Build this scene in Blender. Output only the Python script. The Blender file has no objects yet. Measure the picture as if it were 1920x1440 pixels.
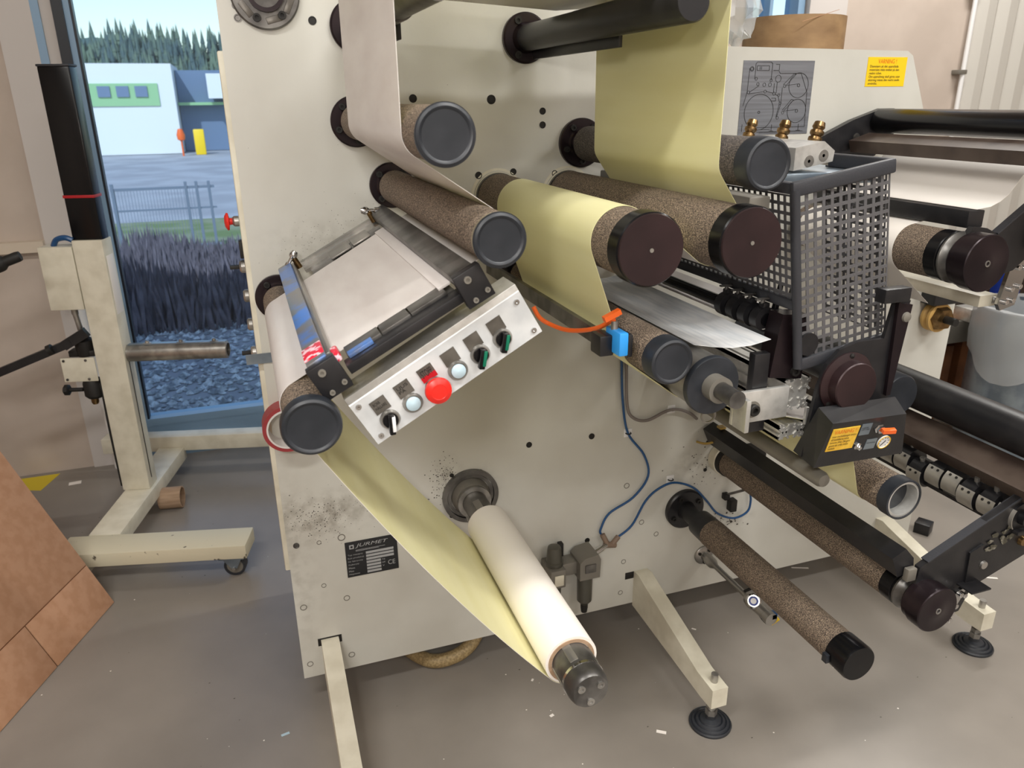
import bpy, bmesh, math, random
from mathutils import Vector, Matrix, Euler
random.seed(7)
R_ = math.radians
SC = bpy.context.scene
COL = SC.collection

# ------------------------------------------------------------------ camera
cam_d = bpy.data.cameras.new('camera'); cam = bpy.data.objects.new('camera', cam_d); COL.objects.link(cam)
def cam_matrix(pitch, yaw, roll, loc):
    f = Vector((math.sin(yaw)*math.cos(pitch), math.cos(yaw)*math.cos(pitch), -math.sin(pitch)))
    ri = Vector((math.cos(yaw), -math.sin(yaw), 0)); up = ri.cross(f)
    X = ri*math.cos(roll) + up*math.sin(roll); Y = -ri*math.sin(roll) + up*math.cos(roll)
    m = Matrix((X, Y, -f)).transposed().to_4x4(); m.translation = loc
    return m
cam.matrix_world = cam_matrix(.355, .3286, -.0115, Vector((0, -1.8, 1.6)))
cam_d.sensor_width = 36; cam_d.lens = 27.0; cam_d.clip_start = .05; cam_d.clip_end = 400
cam_d.dof.use_dof = True; cam_d.dof.focus_distance = 1.65; cam_d.dof.aperture_fstop = 7.0
SC.camera = cam

# ------------------------------------------------------------------ world, sun, lamps, exposure
W = bpy.data.worlds.new('sky'); SC.world = W; W.use_nodes = True
wn = W.node_tree; wn.nodes.clear()
wo = wn.nodes.new('ShaderNodeOutputWorld'); wb = wn.nodes.new('ShaderNodeBackground')
ws = wn.nodes.new('ShaderNodeTexSky'); ws.sky_type = 'NISHITA'; ws.sun_disc = False
ws.sun_elevation = R_(38); ws.sun_rotation = R_(200); ws.air_density = 1.3; ws.dust_density = .6; ws.ozone_density = 2.0
wh = wn.nodes.new('ShaderNodeHueSaturation'); wh.inputs['Saturation'].default_value = .85
wn.links.new(ws.outputs[0], wh.inputs['Color']); wn.links.new(wh.outputs[0], wb.inputs[0]); wb.inputs[1].default_value = .21
wn.links.new(wb.outputs[0], wo.inputs[0])
def lamp(name, kind, loc, energy, color=(1, 1, 1), rot=None, size=None, size_y=None, target=None, shape='RECTANGLE'):
    d = bpy.data.lights.new(name, kind); d.energy = energy; d.color = color
    o = bpy.data.objects.new(name, d); COL.objects.link(o); o.location = loc
    if kind == 'AREA':
        d.shape = shape; d.size = size
        if size_y: d.size_y = size_y
    if kind == 'SUN': d.angle = R_(1)
    if target is not None: o.rotation_euler = (Vector(target)-Vector(loc)).to_track_quat('-Z', 'Y').to_euler()
    elif rot: o.rotation_euler = rot
    return o
lamp('sun', 'SUN', (0, 20, 20), 3.6, (1, .97, .93), rot=(R_(48), 0, R_(-25)))
lamp('phone_torch', 'AREA', (-.26, -2.02, 1.88), 9.5, (1, .95, .89), size=.16, target=(.75, 0, .9), shape='DISK')
for i, (x, y) in enumerate(((-1.2, -1.9), (1.2, -1.9), (3.6, -1.9), (-1.2, -4.4), (1.2, -4.4), (3.6, -4.4), (3.4, 1.0))):
    lamp('ceiling_tube_light', 'AREA', (x, y, 3.55), 68, (1, .98, .94), rot=(0, 0, 0), size=1.3, size_y=.22)
SC.view_settings.view_transform = 'Standard'; SC.view_settings.look = 'None'
SC.view_settings.gamma = 1; SC.view_settings.use_curve_mapping = False
SC.view_settings.exposure = -0.22

# ------------------------------------------------------------------ materials
def lin(c):
    return tuple((v/255/12.92 if v/255 <= .04045 else ((v/255+.055)/1.055)**2.4) for v in c) + (1,)
def mat(name, col, rough=.5, metal=0, col2=None, nscale=8, lo=.4, hi=.6, bump=0, bscale=200, spec=.5, coat=0, ndetail=4, stretch=None, alpha=None, emit=None):
    m = bpy.data.materials.new(name); m.use_nodes = True; nt = m.node_tree; n = nt.nodes; L = nt.links
    b = n['Principled BSDF']; b.inputs['Base Color'].default_value = lin(col)
    b.inputs['Roughness'].default_value = rough; b.inputs['Metallic'].default_value = metal
    b.inputs['Specular IOR Level'].default_value = spec; b.inputs['Coat Weight'].default_value = coat
    tc = n.new('ShaderNodeTexCoord'); src = tc.outputs['Object']
    if stretch:
        mp = n.new('ShaderNodeMapping'); mp.inputs['Scale'].default_value = stretch; L.new(src, mp.inputs[0]); src = mp.outputs[0]
    if col2:
        t = n.new('ShaderNodeTexNoise'); t.inputs['Scale'].default_value = nscale; t.inputs['Detail'].default_value = ndetail
        r = n.new('ShaderNodeValToRGB'); r.color_ramp.elements[0].position = lo; r.color_ramp.elements[1].position = hi
        r.color_ramp.elements[0].color = lin(col); r.color_ramp.elements[1].color = lin(col2)
        L.new(src, t.inputs[0]); L.new(t.outputs[0], r.inputs[0]); L.new(r.outputs[0], b.inputs['Base Color'])
    if bump:
        t2 = n.new('ShaderNodeTexNoise'); t2.inputs['Scale'].default_value = bscale; t2.inputs['Detail'].default_value = 3
        bp = n.new('ShaderNodeBump'); bp.inputs['Strength'].default_value = bump; bp.inputs['Distance'].default_value = .002
        L.new(src, t2.inputs[0]); L.new(t2.outputs[0], bp.inputs['Height']); L.new(bp.outputs[0], b.inputs['Normal'])
    if emit: b.inputs['Emission Color'].default_value = lin(col); b.inputs['Emission Strength'].default_value = emit
    return m
M = {}
M['cream'] = mat('cream_paint', (204, 203, 195), .34, col2=(195, 193, 184), nscale=3, bump=.10, bscale=90)
M['creamworn'] = mat('worn_cream_paint', (206, 200, 181), .45, col2=(222, 217, 199), nscale=14, lo=.35, hi=.6, bump=.15, bscale=60)
M['chip'] = mat('chipped_cream_paint', (92, 84, 70), .6, col2=(214, 207, 182), nscale=30, lo=.30, hi=.34, bump=.2, bscale=60, ndetail=6)
M['black'] = mat('black_paint', (24, 24, 27), .38, col2=(34, 33, 35), nscale=20, bump=.05)
M['blackgloss'] = mat('black_gloss_enamel', (12, 12, 15), .25, spec=.3)
M['rubber'] = mat('black_rubber_cap', (30, 34, 40), .42, col2=(42, 45, 51), nscale=16, bump=.06, bscale=70)
M['dkpurple'] = mat('dark_anodised_metal', (48, 38, 42), .3, metal=.55, col2=(38, 30, 34), nscale=10)
M['purpleface'] = mat('brown_anodised_metal', (54, 38, 40), .38, metal=.35, col2=(44, 31, 33), nscale=9)
M['grip'] = mat('abrasive_grip_tape', (66, 56, 49), .75, col2=(176, 156, 134), nscale=520, lo=.42, hi=.70, bump=.9, bscale=420, ndetail=2)
M['gripgrey'] = mat('grey_grip_tape', (58, 54, 52), .8, col2=(118, 108, 100), nscale=420, lo=.44, hi=.7, bump=.7, bscale=420, ndetail=2)
M['griptan'] = mat('tan_tape', (150, 140, 116), .6, col2=(120, 110, 90), nscale=30)
M['white'] = mat('white_label_paper', (234, 229, 226), .42, col2=(224, 217, 214), nscale=26, lo=.35, hi=.7, stretch=(1, .25, 1), spec=.5)
M['rollwhite'] = mat('white_paper_roll', (244, 238, 231), .5)
M['yellow'] = mat('yellow_liner_paper', (250, 246, 198), .4, col2=(245, 240, 186), nscale=20, lo=.35, hi=.7, stretch=(1, .12, 1), spec=.5)
M['gloss'] = mat('glossy_film', (246, 247, 248), .3, col2=(222, 226, 230), nscale=30, stretch=(3, .3, 1), spec=.5, bump=.1, bscale=12)
M['steel'] = mat('brushed_steel', (176, 173, 168), .34, metal=.8, col2=(138, 136, 132), nscale=18, stretch=(1, .2, 1), bump=.03)
M['dksteel'] = mat('dark_oily_steel', (124, 122, 119), .36, metal=.7, col2=(84, 82, 80), nscale=14)
M['alu'] = mat('milled_aluminium', (212, 211, 207), .38, metal=.6, col2=(188, 187, 183), nscale=30, bump=.04)
M['shell'] = mat('bright_steel_shell', (196, 192, 184), .3, metal=.6, col2=(170, 166, 158), nscale=12)
M['chrome'] = mat('chrome', (205, 205, 205), .14, metal=1)
M['brass'] = mat('tarnished_brass', (150, 122, 82), .3, metal=.95, col2=(116, 92, 62), nscale=40)
M['card'] = mat('corrugated_cardboard', (184, 142, 112), .8, col2=(175, 132, 101), nscale=30, bump=.08, bscale=120)
M['cardedge'] = mat('cardboard_edge', (120, 78, 50), .9)
M['cardtube'] = mat('cardboard_core', (176, 148, 122), .75, col2=(160, 132, 106), nscale=40, stretch=(.3, .3, 3))
M['corebrown'] = mat('brown_core_cardboard', (158, 128, 92), .65, col2=(128, 100, 70), nscale=12, stretch=(1, 1, 2), lo=.35, hi=.7)
M['red'] = mat('red_plastic', (222, 38, 28), .35)
M['redtape'] = mat('red_tape', (176, 24, 34), .4)
M['tapeold'] = mat('dull_red_tape', (150, 52, 56), .4)
M['redtapeworn'] = mat('worn_red_white_tape', (206, 24, 52), .4, col2=(238, 196, 204), nscale=70, lo=.52, hi=.58)
M['blueink'] = mat('blue_stained_steel', (140, 140, 142), .3, metal=.6, col2=(92, 148, 232), nscale=11, lo=.44, hi=.56)
M['lens'] = mat('pale_blue_lens', (186, 210, 222), .3, coat=.3)
M['green'] = mat('green_plastic', (0, 104, 78), .35)
M['orange'] = mat('orange_plastic', (236, 102, 36), .35)
M['cyan'] = mat('blue_sensor_plastic', (48, 148, 226), .35)
M['whiteplastic'] = mat('white_plastic', (232, 232, 232), .35)
M['bluehose'] = mat('blue_air_hose', (30, 78, 128), .35)
M['greyhose'] = mat('grey_cable', (128, 120, 116), .5)
M['tanhose'] = mat('braided_tan_hose', (168, 146, 104), .6, col2=(136, 116, 80), nscale=160)
M['sticker'] = mat('yellow_sticker', (244, 204, 20), .45)
M['stickerold'] = mat('worn_yellow_sticker', (240, 196, 66), .45, col2=(226, 178, 50), nscale=60)
M['ink'] = mat('black_ink', (24, 22, 20), .6)
M['inkorange'] = mat('orange_ink', (226, 112, 20), .6)
M['inkwhite'] = mat('silver_ink', (176, 178, 180), .4, metal=.3)
M['plate'] = mat('engraved_grey_plate', (112, 108, 102), .36, metal=.5, col2=(94, 90, 84), nscale=30)
M['plateblack'] = mat('black_rating_plate', (26, 28, 32), .35)
M['diagram'] = mat('brushed_sign_plate', (146, 150, 158), .36, metal=.55, col2=(132, 135, 142), nscale=20, stretch=(.2, 1, 6))
M['galv'] = mat('galvanised_steel', (150, 162, 172), .34, metal=.75, col2=(122, 134, 146), nscale=10)
M['wood'] = mat('shelf_board', (150, 104, 62), .6, col2=(128, 84, 48), nscale=12)
M['boxbrown'] = mat('brown_box', (124, 78, 44), .8, col2=(104, 64, 36), nscale=9)
M['darkbox'] = mat('dark_crate', (42, 34, 28), .8)
M['guard'] = mat('grey_powder_coat', (86, 85, 87), .42, bump=.3, bscale=260)
M['rim'] = mat('black_rubber_edging', (50, 51, 56), .5, bump=.2, bscale=300)
M['brownbar'] = mat('dusty_brown_steel', (84, 72, 64), .5, col2=(62, 50, 44), nscale=10)
M['bluepaint'] = mat('blue_paint', (24, 56, 150), .4)
M['winframe'] = mat('pale_blue_frame', (138, 170, 200), .35)
M['windark'] = mat('dark_frame', (18, 26, 38), .4)
M['wallpaint'] = mat('warm_white_wall', (198, 184, 172), .7, col2=(190, 176, 164), nscale=4, bump=.05, bscale=60)
M['walllight'] = mat('pale_wall_trim', (206, 200, 196), .6)
M['wallband'] = mat('cream_wall_band', (208, 194, 176), .6)
M['curtain'] = mat('corrugated_sheet', (196, 192, 184), .5)
M['ceil'] = mat('ceiling_paint', (225, 222, 215), .8)
M['floor'] = mat('sealed_concrete', (127, 121, 114), .28, col2=(148, 141, 133), nscale=2.2, lo=.3, hi=.7, bump=.04, bscale=25, ndetail=9)
M['tapeyellow'] = mat('yellow_floor_tape', (214, 190, 40), .5)
M['gravel'] = mat('gravel', (140, 146, 154), .8, col2=(232, 236, 240), nscale=14, lo=.42, hi=.62, bump=1, bscale=14)
M['yard'] = mat('asphalt_yard', (158, 158, 164), .8, col2=(176, 176, 182), nscale=.8)
M['grass'] = mat('grass', (112, 130, 78), .8, col2=(140, 146, 116), nscale=2)
M['shrub'] = mat('heather_leaves', (92, 88, 100), .8, col2=(122, 116, 128), nscale=8)
M['bwhite'] = mat('white_cladding', (222, 224, 226), .6)
M['bgreen'] = mat('green_cladding', (146, 190, 142), .6)
M['bdark'] = mat('dark_cladding', (104, 124, 152), .6)
M['pine'] = mat('pine_needles', (74, 96, 100), .8, col2=(104, 122, 104), nscale=.6)  # distance haze put into the colour, lightened and shifted to blue
M['hill'] = mat('wooded_hillside', (82, 104, 102), .9, col2=(112, 128, 104), nscale=.25)  # hillside colour carries the same painted haze as the forest
M['fence'] = mat('galvanised_fence', (120, 132, 150), .5)
M['metalgrey'] = mat('grey_cast_metal', (124, 120, 112), .45, metal=.3)
M['bowl'] = mat('dark_filter_bowl', (74, 72, 64), .3)
# clear poly bag and window pane
def clear(name, tint, gl, rough, op):
    m = bpy.data.materials.new(name); m.use_nodes = True; n = m.node_tree.nodes; L = m.node_tree.links; n.clear()
    o = n.new('ShaderNodeOutputMaterial'); t = n.new('ShaderNodeBsdfTransparent'); t.inputs[0].default_value = tint
    g = n.new('ShaderNodeBsdfGlossy'); g.inputs['Roughness'].default_value = rough
    d = n.new('ShaderNodeBsdfDiffuse'); d.inputs[0].default_value = (.75, .78, .8, 1)
    a = n.new('ShaderNodeMixShader'); a.inputs[0].default_value = gl; b = n.new('ShaderNodeMixShader'); b.inputs[0].default_value = op
    L.new(t.outputs[0], a.inputs[1]); L.new(g.outputs[0], a.inputs[2]); L.new(a.outputs[0], b.inputs[1]); L.new(d.outputs[0], b.inputs[2]); L.new(b.outputs[0], o.inputs[0])
    return m
M['bag'] = clear('clear_poly_bag', (.92, .92, .92, 1), .12, .25, .32)
def pane_mat():
    m = bpy.data.materials.new('filmed_window_glass'); m.use_nodes = True; n = m.node_tree.nodes; L = m.node_tree.links; n.clear()
    o = n.new('ShaderNodeOutputMaterial'); t = n.new('ShaderNodeBsdfTransparent'); t.inputs[0].default_value = (.84, .93, 1, 1)
    r = n.new('ShaderNodeBsdfRefraction'); r.inputs['IOR'].default_value = 1.0; r.inputs['Roughness'].default_value = .012; r.inputs[0].default_value = (.62, .78, .98, 1)
    g = n.new('ShaderNodeBsdfGlossy'); g.inputs['Roughness'].default_value = .45
    a = n.new('ShaderNodeMixShader'); a.inputs[0].default_value = .02
    L.new(t.outputs[0], a.inputs[1]); L.new(g.outputs[0], a.inputs[2]); L.new(a.outputs[0], o.inputs[0])
    return m
M['pane'] = pane_mat()

for key, amt in (('yellow', .22), ('white', .16)):
    nt = M[key].node_tree; n = nt.nodes; b = n['Principled BSDF']; o = n['Material Output']
    tr = n.new('ShaderNodeBsdfTranslucent'); mx = n.new('ShaderNodeMixShader'); mx.inputs[0].default_value = amt
    nt.links.new(b.inputs['Base Color'].links[0].from_socket, tr.inputs[0])
    nt.links.new(b.outputs[0], mx.inputs[1]); nt.links.new(tr.outputs[0], mx.inputs[2]); nt.links.new(mx.outputs[0], o.inputs[0])

# the side panel paint with its oil smears and hand marks
M['panel'] = mat('stained_cream_paint', (204, 203, 195), .34, col2=(195, 193, 184), nscale=3, bump=.10, bscale=90)
nt = M['panel'].node_tree; n = nt.nodes; L = nt.links; b = n['Principled BSDF']; prev = b.inputs['Base Color'].links[0].from_socket
tc = n.new('ShaderNodeTexCoord'); nz = n.new('ShaderNodeTexNoise'); nz.inputs['Scale'].default_value = 34; nz.inputs['Detail'].default_value = 6; L.new(tc.outputs['Object'], nz.inputs[0])
for cx, cz, rx, rz, amt in ((.10, .605, .12, .055, .75), (.43, .655, .035, .05, .45), (1.22, .56, .10, .05, .45), (1.34, .345, .07, .03, .6), (.19, 1.30, .14, .05, .3), (.02, .46, .05, .25, .3), (.52, .60, .05, .06, .3)):
    mp = n.new('ShaderNodeMapping'); mp.vector_type = 'POINT'; mp.inputs['Scale'].default_value = (1/rx, 0, 1/rz); mp.inputs['Location'].default_value = (-(cx-1.05)/rx, 0, -cz/rz)
    ln = n.new('ShaderNodeVectorMath'); ln.operation = 'LENGTH'; mr = n.new('ShaderNodeMapRange'); mr.inputs[1].default_value = 1.5; mr.inputs[2].default_value = 0; mr.inputs[3].default_value = 0; mr.inputs[4].default_value = amt
    n2 = n.new('ShaderNodeMapRange'); n2.inputs[1].default_value = .42; n2.inputs[2].default_value = .68
    mu = n.new('ShaderNodeMath'); mu.operation = 'MULTIPLY'; mx = n.new('ShaderNodeMix'); mx.data_type = 'RGBA'
    L.new(tc.outputs['Object'], mp.inputs[0]); L.new(mp.outputs[0], ln.inputs[0]); L.new(ln.outputs['Value'], mr.inputs[0]); L.new(nz.outputs[0], n2.inputs[0])
    L.new(mr.outputs[0], mu.inputs[0]); L.new(n2.outputs[0], mu.inputs[1]); L.new(mu.outputs[0], mx.inputs[0]); L.new(prev, mx.inputs[6]); mx.inputs[7].default_value = lin((112, 104, 90)); prev = mx.outputs[2]
L.new(prev, b.inputs['Base Color'])

# ------------------------------------------------------------------ mesh helpers
class MB:
    """collects shapes; build() links them as ONE mesh object"""
    def __init__(s): s.v = []; s.f = []; s.mi = []; s.cur = 0; s.T = None
    def add(s, vs, fs):
        o = len(s.v)
        for p in vs:
            p = Vector(p); s.v.append(s.T @ p if s.T else p)
        for f in fs: s.f.append([o+i for i in f]); s.mi.append(s.cur)
        return s
    def box(s, x0, x1, y0, y1, z0, z1, bev=0):
        if bev:
            bm = bmesh.new(); bmesh.ops.create_cube(bm, size=1)
            for v in bm.verts: v.co = Vector(((x0+x1)/2+v.co.x*(x1-x0), (y0+y1)/2+v.co.y*(y1-y0), (z0+z1)/2+v.co.z*(z1-z0)))
            bmesh.ops.bevel(bm, geom=bm.edges[:], offset=bev, segments=2, affect='EDGES', profile=.5)
            bm.verts.index_update(); s.add([v.co.copy() for v in bm.verts], [[v.index for v in f.verts] for f in bm.faces]); bm.free(); return s
        v = [(x, y, z) for x in (x0, x1) for y in (y0, y1) for z in (z0, z1)]
        return s.add(v, [(0, 1, 3, 2), (4, 6, 7, 5), (0, 4, 5, 1), (2, 3, 7, 6), (0, 2, 6, 4), (1, 5, 7, 3)])
    def lathe(s, prof, O, d=(0, -1, 0), seg=40, closed=False, caps=(True, True)):
        """prof: list of (radius, distance along d)"""
        O = Vector(O); d = Vector(d).normalized()
        a = Vector((0, 0, 1)) if abs(d.z) < .9 else Vector((1, 0, 0)); u = d.cross(a).normalized(); w = d.cross(u)
        vs = []; fs = []
        for r, t in prof:
            for k in range(seg):
                an = 2*math.pi*k/seg; vs.append(O+d*t+(u*math.cos(an)+w*math.sin(an))*r)
        n = len(prof)
        for i in range(n-1 + (1 if closed else 0)):
            j = (i+1) % n
            for k in range(seg):
                k2 = (k+1) % seg; fs.append((i*seg+k, i*seg+k2, j*seg+k2, j*seg+k))
        if not closed:
            if prof[0][0] > 1e-6 and caps[0]: fs.append(tuple(range(seg))[::-1])
            if prof[-1][0] > 1e-6 and caps[1]: fs.append(tuple((n-1)*seg+k for k in range(seg)))
        return s.add(vs, fs)
    def cyl(s, p0, p1, r, r2=None, seg=24):
        p0 = Vector(p0); p1 = Vector(p1); return s.lathe([(r, 0), (r if r2 is None else r2, (p1-p0).length)], p0, p1-p0, seg)
    def ring(s, O, d, R, r, h, seg=40): return s.lathe([(R, 0), (R, h), (r, h), (r, 0)], O, d, seg, closed=True)
    def prism(s, poly, y0, y1):
        """polygon in XZ pushed from y0 to y1"""
        n = len(poly); v = [(x, y0, z) for x, z in poly]+[(x, y1, z) for x, z in poly]
        f = [tuple(range(n)), tuple(range(2*n-1, n-1, -1))]+[(i, n+i, n+(i+1) % n, (i+1) % n) for i in range(n)]
        return s.add(v, f)
    def prismx(s, poly, x0, x1):
        n = len(poly); v = [(x0, y, z) for y, z in poly]+[(x1, y, z) for y, z in poly]
        f = [tuple(range(n))[::-1], tuple(range(n, 2*n))]+[(i, (i+1) % n, n+(i+1) % n, n+i) for i in range(n)]
        return s.add(v, f)
    def tube(s, pts, r, seg=10, smooth=4):
        P = [Vector(p) for p in pts]
        if smooth and len(P) > 2:
            Q = []
            for i in range(len(P)-1):
                p0 = P[max(i-1, 0)]; p1 = P[i]; p2 = P[i+1]; p3 = P[min(i+2, len(P)-1)]
                for k in range(smooth):
                    t = k/smooth; Q.append(.5*((2*p1)+(p2-p0)*t+(2*p0-5*p1+4*p2-p3)*t*t+(3*p1-p0-3*p2+p3)*t**3))
            P = Q+[P[-1]]
        vs = []; fs = []; prev = None
        for i, p in enumerate(P):
            t = (P[min(i+1, len(P)-1)]-P[max(i-1, 0)]).normalized()
            if prev is None: a = Vector((0, 0, 1)) if abs(t.z) < .9 else Vector((1, 0, 0)); u = t.cross(a).normalized()
            else: u = (prev-t*prev.dot(t)).normalized()
            prev = u; w = t.cross(u)
            for k in range(seg): an = 2*math.pi*k/seg; vs.append(p+(u*math.cos(an)+w*math.sin(an))*r)
        for i in range(len(P)-1):
            for k in range(seg): k2 = (k+1) % seg; fs.append((i*seg+k, i*seg+k2, (i+1)*seg+k2, (i+1)*seg+k))
        fs.append(tuple(range(seg))[::-1]); fs.append(tuple((len(P)-1)*seg+k for k in range(seg)))
        return s.add(vs, fs)
    def bar(s, p0, p1, w, h, up=(0, 0, 1)):
        p0 = Vector(p0); p1 = Vector(p1); d = (p1-p0).normalized(); a = d.cross(Vector(up)).normalized(); b = a.cross(d)
        v = [p+a*(w/2*i)+b*(h/2*j) for p in (p0, p1) for i, j in ((-1, -1), (1, -1), (1, 1), (-1, 1))]
        return s.add(v, [(0, 3, 2, 1), (4, 5, 6, 7), (0, 1, 5, 4), (1, 2, 6, 5), (2, 3, 7, 6), (3, 0, 4, 7)])
    def build(s, name, m, parent=None, smooth=35, local=False):
        me = bpy.data.meshes.new(name); inv = None
        if parent is not None and not local:
            inv = ROOTM[parent.name]
        vs = [tuple(inv @ v) if inv else tuple(v) for v in s.v]
        me.from_pydata(vs, [], s.f)
        ms = m if isinstance(m, (list, tuple)) else [m]
        for q in ms: me.materials.append(q)
        bm = bmesh.new(); bm.from_mesh(me)
        for i, f in enumerate(bm.faces): f.material_index = s.mi[i]
        bmesh.ops.recalc_face_normals(bm, faces=bm.faces[:]); bm.to_mesh(me); bm.free()
        if smooth: me.shade_smooth(); me.set_sharp_from_angle(angle=R_(smooth))
        o = bpy.data.objects.new(name, me); COL.objects.link(o)
        if parent is not None: o.parent = parent; ROOTM[o.name] = ROOTM[parent.name]
        else: ROOTM[o.name] = None
        return o
ROOTM = {}
def tag(o, label, cat, group=None, kind=None):
    if label: o['label'] = label
    if cat: o['category'] = cat
    if group: o['group'] = group
    if kind: o['kind'] = kind
    return o
def thing(name, label, cat, loc=(0, 0, 0), rot=(0, 0, 0), group=None):
    o = bpy.data.objects.new(name, None); COL.objects.link(o); o.location = loc; o.rotation_euler = rot
    o.empty_display_size = .02
    ROOTM[o.name] = (Matrix.Translation(Vector(loc)) @ Euler(rot).to_matrix().to_4x4()).inverted()
    return tag(o, label, cat, group)
def struct(name, mb, m): return tag(mb.build(name, m), None, None, kind='structure')
def copy_thing(root, loc, rotz, label, cat, group=None):
    r = root.copy(); COL.objects.link(r); r.location = loc; r.rotation_euler = (0, 0, rotz); tag(r, label, cat, group)
    for ch in list(root.children):
        c = ch.copy(); COL.objects.link(c); c.parent = r
        for g in ch.children:
            d = g.copy(); COL.objects.link(d); d.parent = c
    return r
def basis(O, ux, uy):
    ux = Vector(ux).normalized(); uy = Vector(uy).normalized(); n = ux.cross(uy)
    m = Matrix((ux, uy, n)).transposed().to_4x4(); m.translation = Vector(O); return m
def text(body, width, O, m, parent, ux=(1, 0, 0), uy=(0, 0, 1), height=None, name='lettering', space=1.0, shear=0, lsp=1.0):
    cu = bpy.data.curves.new('t', 'FONT'); cu.body = body; cu.size = 1; cu.extrude = 0; cu.space_line = lsp; cu.shear = shear
    to = bpy.data.objects.new('t', cu); COL.objects.link(to); bpy.context.view_layer.update()
    me = bpy.data.meshes.new_from_object(to); bpy.data.objects.remove(to)
    xs = [v.co.x for v in me.vertices]; ys = [v.co.y for v in me.vertices]
    sx = width/(max(xs)-min(xs)); sy = sx if height is None else height/(max(ys)-min(ys))
    x0 = min(xs); y0 = max(ys); B = basis(O, ux, uy)
    mb = MB(); mb.T = B
    mb.add([((v.co.x-x0)*sx, (v.co.y-y0)*sy, 0.0004) for v in me.vertices], [tuple(p.vertices) for p in me.polygons])
    bpy.data.meshes.remove(me)
    return mb.build(name, m, parent, smooth=0)
XZ = ((1, 0, 0), (0, 0, 1))

# ------------------------------------------------------------------ the setting
struct('floor', MB().box(-3.5, 7, -6, 2.05, -.05, 0), M['floor'])
struct('ceiling', MB().box(-3.5, 7, -6, 2.05, 3.6, 3.65), M['ceil'])
struct('wall_left', MB().box(-3.55, -3.5, -6, 2.05, 0, 3.6), M['wallpaint'])
struct('wall_right', MB().box(7, 7.05, -6, 2.05, 0, 3.6), M['wallpaint'])
struct('wall_front', MB().box(-3.5, 7, -6.05, -6, 0, 3.6), M['wallpaint'])
wy = 1.93
wb_ = MB()
wb_.box(-3.5, -.81, wy, wy+.12, 0, 3.6)           # left of the window
wb_.box(.62, 2.56, wy, wy+.12, 0, 3.6)            # between the windows (behind the machine)
wb_.box(-.81, .62, wy, wy+.12, 3.0, 3.6)
wb_.box(2.56, 3.02, wy, wy+.12, 0, 1.2); wb_.box(2.56, 3.02, wy, wy+.12, 3.0, 3.6)
wb_.box(3.02, 7, wy, wy+.12, 0, 3.6)
struct('wall_back', wb_, M['wallpaint'])
struct('trim_1', MB().box(-.81, -.685, wy-.012, wy+.12, 0, 3.0), M['walllight'])
struct('trim_2', MB().box(-2.2, -.81, wy-.05, wy, 1.02, 1.065), M['wallband'])
struct('trim_3', MB().box(-.73, .62, wy-.004, wy+.12, 0, .165), M['winframe'])
wf = MB()
wf.box(-.685, -.655, wy-.01, wy+.08, .165, 3.0)
wf.box(-.571, -.549, wy-.006, wy+.08, .165, 3.0); wf.box(-.549, .62, wy-.006, wy+.08, .165, .20)
wf.box(-.549, .62, wy-.02, wy+.08, 2.9, 3.0); wf.box(.58, .62, wy-.006, wy+.08, .165, 3.0)
win = struct('window_1', wf, M['winframe'])
MB().box(-.61, -.571, wy-.02, wy+.08, .165, 3.0).build('dark_stile', M['windark'], None).parent = win
MB().box(-.655, -.61, wy-.0, wy+.08, .165, 3.0).build('inner_stile', M['walllight'], None).parent = win
MB().box(-.549, -.540, wy+.0, wy+.05, .2, 2.9).build('gasket', M['windark'], None).parent = win
MB().box(-.541, .58, wy+.04, wy+.046, .2, 2.9).build('pane', M['pane'], None).parent = win
w2 = struct('window_2', MB().box(2.56, 2.60, wy-.01, wy+.08, 1.2, 3).box(2.86, 2.90, wy-.03, wy+.08, 1.2, 3.0).box(2.70, 2.72, wy-.01, wy+.08, 1.2, 3).box(2.6, 2.9, wy-.01, wy+.08, 1.2, 1.24), M['winframe'])
MB().box(2.6, 2.86, wy+.04, wy+.046, 1.24, 3).build('pane', M['pane'], None).parent = w2
struct('trim_4', MB().box(2.91, 3.15, wy-.06, wy, 0, 3.6, .004), M['walllight'])
t5 = MB()
for k in range(9):
    x0 = 4.09+k*.16; t5.add([(x0, wy-.01, 0), (x0+.05, wy-.05, 0), (x0+.11, wy-.05, 0), (x0+.16, wy-.01, 0), (x0, wy-.01, 3.6), (x0+.05, wy-.05, 3.6), (x0+.11, wy-.05, 3.6), (x0+.16, wy-.01, 3.6)], [(0, 1, 5, 4), (1, 2, 6, 5), (2, 3, 7, 6)])
struct('trim_5', t5, M['curtain'])
pipe = thing('wall_pipe', 'thin white pipe clipped upright on the wall, right of the warning sticker', 'pipe', (4.05, wy-.035, 0))
MB().cyl((4.05, wy-.035, 0), (4.05, wy-.035, 3.5), .013).build('tube', M['whiteplastic'], pipe)
for z in (1.3, 1.72, 2.14): MB().box(4.0, 4.065, wy-.052, wy, z-.012, z+.012, .003).build('clip', M['metalgrey'], pipe)

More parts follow.
